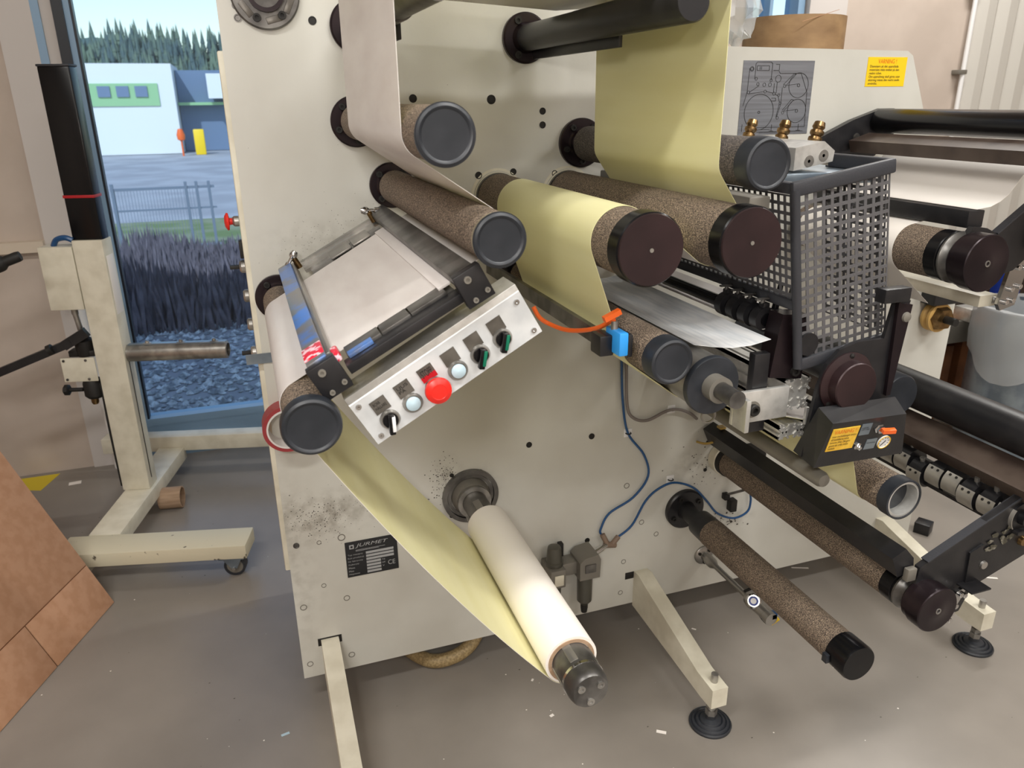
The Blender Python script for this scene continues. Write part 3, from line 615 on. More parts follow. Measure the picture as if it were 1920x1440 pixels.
MB().lathe([(.027, .015), (.027, .40), (.030, .40), (.030, .46), (.027, .46), (.027, .72), (0, .72)], (X, 0, Z), (0, -1, 0), 56).build('tube', M['dksteel'], t)
MB().box(.290, .298, -.35, -.012, 1.700, 1.735, .001).build('mounting_bar', M['black'], t)
tag(web('paper_web', [(.30, 1.792), (.66, 1.771), (.78, 1.78), (1.0, 1.79)], -.17, -.68, 'white', 'gloss'), 'grey looking web stretched level under the top edge, between the two bar shafts', 'paper web')
X, Z = .094, 1.806
t = thing('index_disc', 'round dark steel index disc with slots at the top left of the cream frame', 'disc', (X, 0, Z))
MB().lathe([(.068, .0005), (.068, .008), (.065, .012), (.0, .012)], (X, 0, Z), (0, -1, 0), 72).build('plate', M['dksteel'], t)
MB().ring((X, -.010, Z), (0, -1, 0), .036, .028, .018, 48).build('hub', M['dkpurple'], t)
for a in (-2.5, -1.3, -.45):
    q = MB(); q.T = Matrix.Translation((X, 0, Z)) @ Matrix.Rotation(-a, 4, 'Y'); q.box(.043, .056, -.0135, -.0115, -.016, .016, .001); q.build('slot', M['plate'], t)
for a in (-2.0, -.95): MB().lathe([(.008, 0), (.008, .008), (.004, .008), (.004, .004), (0, .004)], (X+.050*math.cos(a), -.011, Z+.050*math.sin(a)), (0, -1, 0), 16).build('bolt', M['ink'], t)

# ------------------------------------------------------------------ splice table between the two left guide rollers
TH = R_(28)
TB = Matrix.Translation((.032, 0, 1.216)) @ Matrix.Rotation(-TH, 4, 'Y')      # local x runs up the slope, z out of the table
def tmb(): m = MB(); m.T = TB; return m
t = thing('splice_table', 'sloping steel splice table with two clamp bars holding white paper', 'splice table', (.18, -.4, 1.26), (0, -TH, 0))
tmb().box(.10, .275, -.725, -.055, -.012, -.006).build('table_plate', M['dksteel'], t)
tmb().box(.088, .29, -.10, -.045, -.006, .0).box(.088, .29, -.045, -.025, -.018, .008).build('far_rail', M['steel'], t)
tmb().box(.085, .315, -.765, -.735, -.018, -.004, .001).build('near_rail', M['black'], t)
for x0, x1 in ((.093, .150), (.152, .200), (.202, .262)): tmb().box(x0, x1, -.737, -.700, -.0045, .0015, .0008).build('rail_segment', M['dksteel'], t)
for x0, x1 in ((.150, .198), (.203, .245)): tmb().box(x0, x1, -.165, -.09, .0015, .006, .0008).build('hinge_plate', M['steel'], t)
lb = tmb().box(.040, .070, -.760, -.060, .002, .026, .001).build('clamp_bar', M['blueink'], t)
tmb().box(.0395, .0705, -.745, -.690, .0255, .0275, .0005).build('worn_tape', M['redtapeworn'], lb)
tmb().box(.070, .086, -.745, -.700, .0, .012, .003).build('worn_tape', M['redtapeworn'], lb)
tmb().box(.070, .076, -.74, -.06, -.004, .020, .001).build('side_strip', M['steel'], lb)
tmb().box(.095, .135, -.746, -.728, -.0035, .0022, .0004).build('blue_stain_patch', M['blueink'], t)
rb = tmb().box(.276, .312, -.760, -.040, .004, .022, .001).build('clamp_bar', M['dksteel'], t)
tmb().box(.255, .276, -.72, -.17, .001, .006, .001).build('clamped_strip', M['white'], rb)
for x0 in (.036, .274):
    e = tmb().box(x0, x0+.044, -.778, -.760, -.028, .024, .0012).build('end_block', M['black'], t)
    for (dx, dz, r) in ((.018, .012, .0055), (.036, -.016, .004), (.014, -.020, .004)):
        mm = tmb(); mm.lathe([(r, 0), (r, .003), (r*.5, .003), (r*.5, .001), (0, .001)], (x0+dx, -.778, dz), (0, -1, 0), 16); mm.build('screw', M['metalgrey'], e)
for x0 in (.060, .298):
    q = tmb(); q.lathe([(.0065, 0), (.0065, .010), (.004, .012), (.004, .022), (.008, .026), (.009, .032), (.006, .040), (0, .041)], (x0-.002, -.065, .020), (.9, 0, .5) if x0 < .1 else (-.9, 0, .5), 20)
    q.build('ball_catch', M['chrome'], t)
    q = tmb(); q.cyl((x0+(.022 if x0 < .1 else -.024), -.065, .004), (x0+(.022 if x0 < .1 else -.024), -.065, .028), .006); q.build('brass_post', M['brass'], t)

# control panel under the table
PA = R_(29.5)
PB = Matrix.Translation((.147, -.745, 1.118)) @ Matrix.Rotation(-PA, 4, 'Y')   # origin at the lower left corner, x along the panel, z across it
def pmb(): m = MB(); m.T = PB; return m
t = thing('control_panel', 'light grey tilted push button panel with red emergency stop', 'control panel', (.147, -.745, 1.118), (0, -PA, 0))
pmb().box(0, .302, 0, .055, 0, .089, .0012).build('enclosure', M['alu'], t)
pmb().add([(0.0005, -.001, 0.0005), (.3015, -.001, 0.0005), (.3015, -.001, .076), (.0005, -.001, .076), (.0005, .006, .0885), (.3015, .006, .0885), (.0005, .001, .0005), (.3015, .001, .0005)], [(0, 1, 2, 3), (3, 2, 5, 4)]).build('face_sheet', mat('white_sheet_metal', (212, 214, 215), .38, metal=.15, col2=(198, 201, 203), nscale=22), t, smooth=0)
for x, z in ((.012, .010), (.291, .010), (.011, .068), (.290, .064)):
    q = pmb(); q.lathe([(.0048, 0), (.0042, .0022), (.0015, .0022), (0, .001)], (x, -.001, z), (0, -1, 0), 14); q.build('screw', M['chrome'], t)
def plabel(x, txt, red=False):
    o = pmb().box(x-.0125, x+.0125, -.0022, -.001, .040, .063).build('legend_plate', M['plate'], t)
    if red: pmb().box(x-.0125, x+.0125, -.0026, -.0022, .040, .049).build('red_marking', M['redtape'], o)
    if txt:
        ux = PB.to_3x3() @ Vector((1, 0, 0)); uz = PB.to_3x3() @ Vector((0, 0, 1))
        text(txt, .018, PB @ Vector((x-.009, -.0024, .059)), M['ink'], o, ux=ux, uy=uz, height=.012)
for k, (tx, rd) in enumerate((('BORR\nHÅLLARE', 0), ('LJUS\nPÅ', 0), ('STOPP', 1), ('', 0), ('', 0), ('', 0))): plabel(.0375+k*.0415, tx, rd)
def bezel(x, z, name):
    q = pmb(); q.lathe([(.0155, 0), (.0155, .002), (.0135, .0055), (.0118, .0055), (.0112, .003), (0, .003)], (x, -.001, z), (0, -1, 0), 36); return q.build(name, M['steel'], t)
for k, kind in enumerate(('switch', 'lens', 'stop', 'lens', 'green', 'green')):
    x = .037+k*.0413; z = .024+(.001*k)
    if kind == 'lens':
        o = bezel(x, z, 'push_button'); q = pmb(); q.lathe([(.0112, .0035), (.0112, .0065), (.010, .0075), (0, .0085)], (x, -.001, z), (0, -1, 0), 32); q.build('lens', M['lens'], o)
    elif kind == 'stop':
        o = bezel(x, z, 'emergency_stop'); q = pmb(); q.lathe([(.010, .003), (.010, .012), (.019, .015), (.0205, .019), (.0195, .0235), (.014, .0265), (.0118, .0272), (.0112, .0268), (0, .0275)], (x, -.001, z), (0, -1, 0), 48); q.build('red_mushroom', M['red'], o)
    else:
        o = bezel(x, z, 'selector_switch'); q = pmb(); q.lathe([(.0115, .0035), (.0115, .008), (0, .009)], (x, -.001, z), (0, -1, 0), 32); q.build('switch_body', M['blackgloss'], o)
        an = R_(28 if kind == 'switch' else 38)
        q = MB(); q.T = PB @ Matrix.Translation((x, -.001, z)) @ Matrix.Rotation(an, 4, 'Y'); q.box(-.0045, .0045, -.019, -.008, -.019, .011, .0015); q.build('lever', M['blackgloss'], o)
        q = MB(); q.T = PB @ Matrix.Translation((x, -.001, z)) @ Matrix.Rotation(an, 4, 'Y'); q.box(.0, .0052, -.0205, -.012, -.014, .010, .001); q.build('lever_insert', M['whiteplastic'] if kind == 'switch' else M['green'], o)

# ------------------------------------------------------------------ sensor, its bar and orange lead
t = thing('sensor_bar', 'dark flat steel bar crossing behind the yellow web', 'bar', (.62, -.3, 1.15))
MB().bar((.555, 0, 1.2115), (.555, -.655, 1.2115), .010, .028).build('bar', M['dksteel'], t)
t = thing('edge_sensor', 'black and bright blue edge sensor clipped on the dark bar', 'sensor', (.60, -.6, 1.19))
MB().box(.532, .558, -.695, -.656, 1.194, 1.230, .003).build('body', M['black'], t)
MB().box(.554, .571, -.722, -.668, 1.200, 1.240, .003).build('blue_housing', M['cyan'], t)
MB().box(.571, .580, -.720, -.668, 1.197, 1.236, .002).build('side_plate', M['black'], t)
MB().cyl((.560, -.69, 1.238), (.561, -.688, 1.252), .006).build('connector', M['steel'], t)
tag(MB().tube([(.487, -.5, 1.238), (.497, -.505, 1.218), (.515, -.51, 1.205), (.53, -.55, 1.203), (.542, -.60, 1.214), (.550, -.65, 1.232), (.556, -.68, 1.250), (.560, -.688, 1.256)], .0042).bar((.542, -.686, 1.256), (.571, -.686, 1.268), .011, .009).build('orange_lead', M['orange']), 'orange sensor lead looping in front of the yellow web below its large roller', 'cable')

# black clamp tube with clamps and wing handles
t = thing('clamp_tube', 'black tube along the waste film with ring clamps and a lever on its end', 'clamp tube', (.92, -.3, 1.2))
X, Z = .918, 1.2
MB().cyl((X, -.005, Z), (X, -.62, Z), .0125).build('tube', M['blackgloss'], t)
for k, y in enumerate((-.475, -.515, -.555, -.595)):
    c = MB().ring((X, y, Z), (0, -1, 0), .024, .0125, .022, 32).box(X-.007, X+.007, y-.020, y-.002, Z+.018, Z+.032, .002).build('ring_clamp', M['black'], t)
    MB().cyl((X-.004, y-.011, Z+.030), (X-.004, y-.011, Z+.038), .004).box(X-.020, X+.016, y-.015, y-.007, Z+.037, Z+.041, .0015).build('wing_screw', M['dksteel'], c)
MB().cyl((X+.03, -.60, Z+.012), (X+.038, -.60, Z+.062), .007, .005).lathe([(.0, 0), (.02, .003), (.018, .012), (0, .014)], (X+.03, -.60, Z), (0, 0, 1), 24).build('lever', M['blackgloss'], t)

# aluminium extrusions with brackets
def extr(x0, x1, z0, z1, y0, y1, name, par, nz=2):
    o = MB().box(x0+.006, x1-.006, y1+.001, y0, z0+.006, z1-.006).build(name, M['alu'], par)
    m = MB(); n = 2
    for (cx, cz) in [(x0+.0125+i*((x1-x0)-.025), z0+.0125+j*((z1-z0)-.025)/(nz-1)) for i in range(n) for j in range(nz)]:
        m.ring((cx, y1+.002, cz), (0, -1, 0), .0075, .0035, .003, 20)
        for sx, sz in ((-1, -1), (1, -1), (1, 1), (-1, 1)): m.bar((cx+sx*.005, y1, cz+sz*.005), (cx+sx*.0115, y1, cz+sz*.0115), .004, .003, up=(0, 1, 0))
    m.build('profile_end', M['alu'], o)
    g = MB()
    for (a, c, d, e) in ((x0, x0+.006, z0, z0+.010), (x0, x0+.006, z0+.016, z0+.034), (x1-.006, x1, z0, z0+.010), (x1-.006, x1, z1-.010, z1), (x0, x0+.006, z1-.010, z1), (x0, x0+.012, z1-.006, z1), (x0+.020, x1-.020, z1-.006, z1), (x1-.012, x1, z1-.006, z1), (x0, x0+.012, z0, z0+.006), (x1-.012, x1, z0, z0+.006)): g.box(a, c, y1, y0, d, e)
    g.build('slot_edges', M['alu'], o)
    return o
t = thing('aluminium_beam', 'slotted aluminium extrusion beam ending beside the black drive plate', 'beam', (.975, -.3, 1.05))
extr(.943, 1.003, 1.024, 1.088, -.005, -.66, 'extrusion', t)
extr(.943, 1.003, .962, .993, -.005, -.66, 'lower_extrusion', t, nz=2)
MB().box(.996, 1.003, -.668, -.661, .990, 1.027, .001).build('joining_plate', M['alu'], t)
b_ = MB().box(.820, .944, -.675, -.665, 1.018, 1.082, .002).box(.820, .830, -.715, -.675, 1.018, 1.082, .002).build('bracket', M['alu'], t)
MB().lathe([(.0115, 0), (.0115, .009), (.010, .011), (.006, .011), (.0055, .004), (0, .004)], (.862, -.676, 1.046), (0, -1, 0), 24).build('bolt', M['ink'], b_)
MB().ring((.862, -.675, 1.046), (0, -1, 0), .0165, .011, .003, 28).build('washer', M['metalgrey'], b_)
MB().box(.866, .900, -.664, -.645, 1.070, 1.150, .002).build('black_bracket', M['black'], t)
MB().box(.868, .905, -.662, -.640, .990, 1.018, .002).build('black_foot', M['black'], t)
# upright block that carries the clamp tube
t = thing('pivot_block', 'dark upright bolted block standing on the aluminium beam', 'bracket', (.945, -.64, 1.1))
MB().prism([(.902, 1.100), (.975, 1.090), (.985, 1.175), (.972, 1.218), (.918, 1.222), (.912, 1.19)], -.665, -.625).build('block', M['dkpurple'], t)
MB().lathe([(.009, 0), (.009, .007), (.0045, .007), (.0045, .003), (0, .003)], (.957, -.665, 1.107), (0, -1, 0), 18).build('bolt', M['ink'], t)
MB().cyl((.966, -.625, 1.165), (.966, -.685, 1.165), .022).build('pivot', M['black'], t)
MB().bar((.975, -.60, 1.215), (.988, -.60, 1.262), .004, .012, up=(0, 1, 0)).build('steel_strip', M['steel'], t)

# slotted rod
t = thing('slotted_rod', 'dark grey rod with rounded free end below the extrusion brackets', 'rod', (1.03, -.3, .87))
MB().lathe([(.0165, .004), (.0165, .690), (.013, .699), (0, .702)], (1.036, 0, .874), (0, -1, 0), 32).build('rod', M['metalgrey'], t)
tag(MB().ring((.885, -.50, .962), (0, -1, 0), .018, .0145, .004, 28).bar((.885, -.50, .978), (.885, -.50, 1.02), .008, .004).build('hanging_ring', M['steel']), 'steel split ring hanging under the extrusion bracket', 'ring')

# drive unit: black plate, motor disc and tilted panel
t = thing('drive_unit', 'black drive unit plate with round brown cover and small tilted instrument panel', 'drive unit', (1.07, -.7, 1.05))
MB().prism([(.962, .944), (1.200, .938), (1.154, 1.033), (1.158, 1.19), (1.170, 1.236), (1.133, 1.242), (1.120, 1.166), (1.06, 1.166), (1.02, 1.155), (.995, 1.130), (.980, 1.085), (.974, 1.04)], -.708, -.700).build('back_plate', M['black'], t, smooth=25)
MB().prism([(1.134, 1.236), (1.168, 1.230), (1.150, 1.05), (1.140, 1.05)], -.716, -.708).build('edge_plate', M['dkpurple'], t)
MB().lathe([(.010, 0), (.009, .004), (.004, .006), (0, .006)], (1.156, -.716, 1.207), (0, -1, 0), 18).build('bolt', M['metalgrey'], t)
MB().box(1.090, 1.150, -.725, -.700, 1.240, 1.266, .001).build('top_box', M['black'], t)
c = MB().lathe([(.060, 0), (.060, .004), (.050, .008), (.047, .009), (.047, .028), (.045, .030), (0, .031)], (1.043, -.708, 1.088), (0, -1, 0), 64).build('round_cover', M['purpleface'], t)
for a in (1.55, 3.9): MB().lathe([(.005, 0), (.005, .004), (0, .006)], (1.043+.054*math.cos(a), -.712, 1.088+.054*math.sin(a)), (0, -1, 0), 14).build('screw', M['ink'], c)
MP = Matrix.Translation((.985, -.712, .945)) @ Matrix.Rotation(R_(1.0), 4, 'Y') @ Matrix.Rotation(R_(14), 4, 'X')
def mmb(): m = MB(); m.T = MP; return m
pn = mmb()
pn.add([(-.018, -.03, -.004), (.196, -.03, -.004), (.160, -.03, .098), (-.012, -.03, .100), (-.022, .028, -.006), (.205, .028, -.006), (.160, .008, .112), (-.02, .008, .112)], [(0, 1, 2, 3), (4, 7, 6, 5), (0, 3, 7, 4), (1, 5, 6, 2), (3, 2, 6, 7), (0, 4, 5, 1)])
pn = pn.build('instrument_panel', M['black'], t, smooth=20)
st = mmb().box(-.006, .056, -.0312, -.030, .034, .086).build('warning_sticker', M['stickerold'], pn)
ux = MP.to_3x3() @ Vector((1, 0, 0)); uz = MP.to_3x3() @ Vector((0, 0, 1))
def ptext(s_, w_, x_, z_, m_, par, h_=None): return text(s_, w_, MP @ Vector((x_, -.0313, z_)), M[m_], par, ux=ux, uy=uz, height=h_)
ptext('VARNING !', .050, -.001, .083, 'inkorange', st, .009)
ptext('Innan tryckluftslangen ansluts\ntill knivhållarna måste\nknivarna lyftas. Det görs\ngenom att vrida vredet\nmedsols.', .056, -.003, .071, 'ink', st, .033)
for x0, z0, s_, w_, d_ in ((.060, .062, 'KNIVAR\nUPP / NER', .024, .026), (.087, .024, 'MATNING', .025, .024)):
    o = mmb().box(x0, x0+w_, -.0312, -.030, z0, z0+d_).build('legend_plate', M['galv'], pn); ptext(s_, w_*.8, x0+.002, z0+d_*.72, 'ink', o)
q = mmb(); q.lathe([(.0105, 0), (.0105, .006), (.008, .008), (.008, .012), (0, .012)], (.100, -.030, .076), (0, -1, 0), 6); o = q.build('toggle_valve', M['chrome'], pn)
q = mmb(); q.bar((.100, -.044, .076), (.124, -.050, .078), .009, .008); q.build('toggle', M['orange'], o)
q = mmb(); q.lathe([(.008, 0), (.008, .003), (.005, .006), (.004, .010), (0, .011)], (.068, -.030, .036), (0, -1, 0), 20); q.build('round_knob', M['chrome'], pn)
q = mmb(); q.lathe([(.0145, 0), (.0145, .003), (.0130, .003), (.0128, .002), (0, .002)], (.131, -.030, .036), (0, -1, 0), 36); g = q.build('pressure_gauge', M['whiteplastic'], pn)
q = mmb(); q.ring((.131, -.0328, .036), (0, -1, 0), .0148, .0130, .0008, 36); q.build('rim', M['stickerold'], g)
q = mmb()
for k in range(9): a = R_(-50+k*35); q.bar((.131+.009*math.cos(a), -.0325, .036+.009*math.sin(a)), (.131+.0115*math.cos(a), -.0325, .036+.0115*math.sin(a)), .0010, .0004, up=(0, 1, 0))
q.bar((.125, -.0328, .029), (.134, -.0328, .040), .0016, .0004, up=(0, 1, 0)); q.build('dial_marks', M['ink'], g)
# black capped roller behind the drive unit
t = thing('rewind_roller', 'black roller end disc just right of the drive unit plate', 'roller', (1.30, 0, .965))
MB().lathe([(.040, .03), (.040, .56), (.047, .56), (.047, .595), (.044, .60), (0, .60)], (1.304, 0, .985), (0, -1, 0), 48).build('sleeve', M['rubber'], t)

# ------------------------------------------------------------------ perforated guard
GA = R_(9)
t = thing('mesh_guard', 'grey perforated sheet metal guard box with black rubber edging', 'guard', (.951, -.680, 1.123), (0, -GA, 0))
GW, GH, GD = .205, .330, .50
def perf(name, w, h, nx, nz, f):
    m = MB(); vs = []; fs = []
    for i in range(nx):
        for j in range(nz):
            a0, a1 = w*i/nx, w*(i+1)/nx; c0, c1 = h*j/nz, h*(j+1)/nz; ia, ic = (a1-a0)*.175, (c1-c0)*.175; o = len(vs)
            vs += [(a0, c0), (a1, c0), (a1, c1), (a0, c1), (a0+ia, c0+ic), (a1-ia, c0+ic), (a1-ia, c1-ic), (a0+ia, c1-ic)]
            fs += [(o+k, o+(k+1) % 4, o+4+(k+1) % 4, o+4+k) for k in range(4)]
    m.add([f(a, c) for a, c in vs], fs); o = m.build(name, M['guard'], t, smooth=0, local=True)
    bm = bmesh.new(); bm.from_mesh(o.data); bmesh.ops.remove_doubles(bm, verts=bm.verts[:], dist=1e-5); bm.to_mesh(o.data); bm.free()
    sd = o.modifiers.new('thickness', 'SOLIDIFY'); sd.thickness = .0016; return o
perf('front_panel', GW-.008, GH-.02, 11, 18, lambda a, c: (.006+a, 0, .010+c))
perf('side_panel', GD, GH-.13, 29, 12, lambda a, c: (0, a+.01, .120+c))
perf('far_side_panel', .16, GH-.02, 9, 18, lambda a, c: (GW, a+.01, .010+c))
L_ = dict(local=True)
MB().tube([(0, 0, -.004), (0, 0, GH)], .0085, 14).build('corner_edging', M['rim'], t, **L_)
MB().box(-.008, GW+.006, -.006, .006, GH-.012, GH+.014, .004).box(GW-.006, GW+.006, -.004, .16, GH-.012, GH+.014, .004).build('top_edging', M['rim'], t, **L_)
MB().box(.0, GW+.004, -.006, .006, -.010, .014, .004).build('bottom_edging', M['rim'], t, **L_)
for z in (GH, .118): MB().box(-.007, .007, .0, GD+.01, z-.008, z+.012, .003).build('side_edging', M['rim'], t, **L_)

# cutting head aluminium block and beam
t = thing('knife_beam', 'machined aluminium block with two countersunk bolts and brass elbow fittings', 'knife beam', (1.03, -.6, 1.49))
MB().prism([(.955, 1.472), (1.040, 1.486), (1.042, 1.505), (1.017, 1.522), (.955, 1.512)], -.60, -.08).build('block', M['alu'], t)
MB().box(.90, 1.13, -.61, -.08, 1.445, 1.468, .002).build('beam', M['galv'], t)
MB().box(.838, .882, -.64, -.03, 1.395, 1.435, .003).build('lower_beam', M['metalgrey'], t)
for x, z in ((.987, 1.488), (1.018, 1.497)):
    MB().lathe([(.0105, 0), (.0105, .0008), (.005, .0006), (.003, .0006), (.003, -.001), (0, -.001)], (x, -.60, z), (0, -1, 0), 24).build('countersunk_bolt', M['steel'], t)
for y, x in ((-.33, 1.04), (-.44, 1.04), (-.54, 1.04)):
    m = MB(); m.lathe([(.010, 0), (.010, .012), (.013, .015), (.013, .020), (.009, .023), (.013, .028), (.013, .033), (.009, .036), (.012, .041), (.010, .050), (.006, .051), (0, .046)], (x, y, 1.506), (.35, .15, .9), 20)
    m.build('brass_fitting', M['brass'], t)

# ------------------------------------------------------------------ upper rewind arm with its rollers and sheet
t = thing('upper_rewind_arm', 'black upper rewind arm plates with flat bar and black box bar, right edge', 'rewind arm', (1.6, -.25, 1.4))
MB().prism([(1.462, 1.439), (1.477, 1.500), (1.567, 1.538), (1.66, 1.566), (1.70, 1.566), (1.732, 1.522), (1.656, 1.444), (1.56, 1.425)], -.05, -.03).build('far_arm_plate', M['black'], t, smooth=20)
MB().lathe([(.010, 0), (.008, .004), (0, .004)], (1.585, -.05, 1.495), (0, -1, 0), 18).build('bolt', M['dksteel'], t)
MB().prism([(1.552, 1.487), (1.615, 1.505), (1.624, 1.476), (1.563, 1.457)], -1.05, -.06).build('flat_bar', M['brownbar'], t)
MB().box(1.487, 1.532, -.525, -.03, 1.325, 1.362, .002).build('box_bar', M['black'], t)
MB().prism([(1.44, 1.25), (1.47, 1.21), (1.53, 1.20), (1.634, 1.224), (1.70, 1.275), (1.95, 1.47), (1.93, 1.57), (1.67, 1.388), (1.566, 1.309), (1.53, 1.325), (1.49, 1.33)], -.540, -.526).build('near_arm_plate', M['black'], t, smooth=20)
MB().bar((1.563, -.533, 1.311), (1.93, -.533, 1.572), .018, .004).build('arm_edge_strip', M['rim'], t)
MB().prism([(1.656, 1.335), (1.682, 1.343), (1.71, 1.27), (1.669, 1.270)], -.556, -.541).build('latch_block', M['blackgloss'], t)
t = thing('rewind_roller', 'thick glossy black roller running off the right edge, above the white sheet', 'roller', (1.65, 0, 1.535))
MB().lathe([(.028, .051), (.031, .056), (.031, 1.15), (0, 1.15)], (1.652, 0, 1.535), (0, -1, 0), 48).build('sleeve', M['blackgloss'], t)
def rewind_roller(label, X, Z, Ys, Ye, R, rs):
    t = thing('rewind_roller', label, 'roller', (X, 0, Z))
    MB().lathe([(rs, .03), (rs, -Ys)], (X, 0, Z), (0, -1, 0), 64).build('sleeve', M['grip'], t)
    MB().lathe([(rs+.001, -Ys), (rs+.001, -Ys+.03), (rs-.002, -Ys+.032), (rs-.002, -Ys+.036)], (X, 0, Z), (0, -1, 0), 64).build('rubber_ring', M['blackgloss'], t)
    MB().lathe([(rs-.004, -Ys+.036), (rs+.002, -Ys+.038), (rs+.002, -Ys+.042), (rs-.006, max(-Ys+.046, min(-Ys+.052, -Ye-.054))), (rs-.008, -Ye-.05)], (X, 0, Z), (0, -1, 0), 64).build('steel_collar', M['dksteel'], t)
    c = MB().lathe([(R-.008, -Ye-.055), (R-.004, -Ye-.05), (R-.004, -Ye-.036), (R, -Ye-.034), (R, -Ye-.002), (R-.002, -Ye), (R-.010, -Ye+.0002), (.020, -Ye+.0002), (.018, -Ye+.001), (0, -Ye+.001)], (X, 0, Z), (0, -1, 0), 64).build('end_cap', M['dkpurple'], t)
    MB().ring((X, Ye-.0005, Z), (0, -1, 0), .007, .0045, .002, 24).build('centre_hole', M['steel'], c)
rewind_roller('grip roller with stepped dark cap, right of the mesh guard', 1.477, 1.262, -.485, -.60, .062, .0555)
tag(web('paper_web', belt([(1.500, 1.3225, 0, 1), (1.477, 1.262, .0562, 1), (1.56, 1.12, 0, 1)]), -.06, -.395, 'rollwhite', 'rollwhite'), 'cream white web hanging left of the grip roller beyond the mesh guard', 'paper web')
tag(web('paper_sheet', [(1.735, 1.47), (1.70, 1.462), (1.67, 1.455), (1.645, 1.447), (1.625, 1.430), (1.61, 1.41), (1.595, 1.392), (1.575, 1.378), (1.55, 1.368), (1.51, 1.364)], -.09, -.522, 'rollwhite', 'rollwhite'), 'wide rippled cream sheet stretched between flat brown bar and black box bar', 'paper sheet')
t = thing('support_beam', 'cream beam with shiny bolted end plate under the right grip roller', 'beam', (1.63, -.25, 1.15))
MB().box(1.600, 1.655, -.50, -.002, 1.130, 1.158, .002).build('beam', M['creamworn'], t)
e = MB().prism([(1.655, 1.275), (1.708, 1.275), (1.682, 1.135), (1.640, 1.125), (1.63, 1.14)], -.525, -.515).build('end_plate', M['chrome'], t)
MB().cyl((1.64, -.50, 1.145), (1.66, -.516, 1.145), .008).build('end_stud', M['steel'], t)
for x, z in ((1.672, 1.25), (1.695, 1.255), (1.665, 1.225), (1.69, 1.222), (1.657, 1.175), (1.680, 1.180), (1.648, 1.145), (1.668, 1.148)): MB().lathe([(.006, 0), (.006, .008), (.003, .009), (0, .008)], (x, -.525, z), (0, -1, 0), 12).build('bolt', M['chrome'], e)
t = thing('cable_pulley', 'cream plastic pulley wheel with hexagon nut below a black block, right side of frame', 'pulley', (2.04, -.04, .94))
MB().lathe([(.036, .004), (.046, .008), (.046, .016), (.038, .024), (.046, .032), (.046, .040), (.030, .042), (0, .042)], (2.015, 0, .945), (0, -1, 0), 48).build('wheel', mat('amber_plastic', (196, 158, 92), .5), t)
MB().cyl((2.015, -.042, .945), (2.015, -.062, .945), .040, .034, 6).build('hub_nut', M['brass'], t)
MB().cyl((2.015, -.06, .945), (2.015, -.10, .945), .012).build('axle', M['ink'], t)
MB().box(1.965, 2.075, -.055, -.001, .990, 1.050, .003).build('black_block', M['black'], t)

# ------------------------------------------------------------------ lower rewind arm
t = thing('lower_rewind_arm', 'black lower rewind arm with torn tape, angling up to the right above the floor', 'rewind arm', (1.4, -.4, .65))
MB().prism([(1.203, .682), (1.236, .700), (1.262, .672), (1.268, .640), (1.226, .632)], -.745, -.015).build('box_bar', M['black'], t)
MB().prism([(1.285, .555), (1.262, .60), (1.268, .655), (1.300, .672), (1.50, .768), (1.83, .915), (1.89, .81), (1.587, .625), (1.434, .568), (1.41, .510), (1.35, .50)], -.760, -.746).build('near_arm_plate', M['black'], t, smooth=20)
MB().bar((1.285, -.753, .666), (1.83, -.753, .917), .020, .003).build('arm_edge_strip', M['rim'], t)
o = MB().prism([(1.40, .665), (1.435, .680), (1.43, .59), (1.405, .57)], -.765, -.760).build('hinge_bracket', M['black'], t)
MB().lathe([(.010, 0), (.009, .005), (.004, .006), (0, .006)], (1.452, -.760, .622), (0, -1, 0), 18).build('bolt', M['steel'], o)
m = MB()
for i in range(26):
    u = random.random(); x = 1.445+.145*u; z = .668+.066*u+random.uniform(-.022, .016); r = random.uniform(.006, .014); tt = random.random()*3
    m.add([(x+r*math.cos(k*1.257+tt)*random.uniform(.5, 1.2), -.7615-random.uniform(0, .002), z+r*.6*math.sin(k*1.257+tt)) for k in range(5)], [tuple(range(5))])
o = m.build('torn_tape', mat('torn_grey_tape', (66, 64, 52), .25, col2=(150, 146, 134), nscale=60, lo=.5, hi=.7), t, smooth=0); o['kind'] = 'stuff'
MB().lathe([(.012, 0), (.010, .008), (0, .008)], (1.555, -.760, .662), (0, -1, 0), 18).build('eye_bolt', M['brass'], t)
o = MB().box(1.385, 1.440, -.80, -.760, .585, .589, .0005).build('latch_tab', M['black'], t)
e = MB().prism([(1.372, .580), (1.400, .585), (1.362, .500), (1.337, .498)], -.775, -.767).build('bolted_strip', M['chrome'], t)
for x, z in ((1.380, .572), (1.392, .568), (1.372, .545), (1.365, .528), (1.350, .510), (1.363, .510)): MB().lathe([(.006, 0), (.006, .007), (.003, .008), (0, .007)], (x, -.775, z), (0, -1, 0), 12).build('bolt', M['chrome'], e)
MB().box(1.238, 1.262, -.760, -.746, .625, .655, .002).build('clamp_block', M['metalgrey'], t)
rewind_roller('long grip roller with dark stepped disc end, leftmost of the lower rewind arm', 1.288, .572, -.685, -.805, .053, .0435)
o = [c for c in bpy.data.objects if c.get('label', '').startswith('long grip roller with dark')][0]
MB().lathe([(.050, .002), (.050, .03), (.046, .032)], (1.288, 0, .572), (0, -1, 0), 48).build('cream_hub', M['creamworn'], o)
MB().ring((1.288, -.031, .572), (0, -1, 0), .0465, .040, .02, 48).build('bearing', M['ink'], o)
tag(MB().tube([(1.192, -.004, .637), (1.205, -.03, .640), (1.222, -.05, .652), (1.232, -.06, .665)], .0035).box(1.222, 1.24, -.075, -.055, .700, .706).build('air_hose_stub', mat('amber_hose', (176, 146, 74), .4)), 'short amber hose leaving the cream frame at the lower grip roller', 'hose')
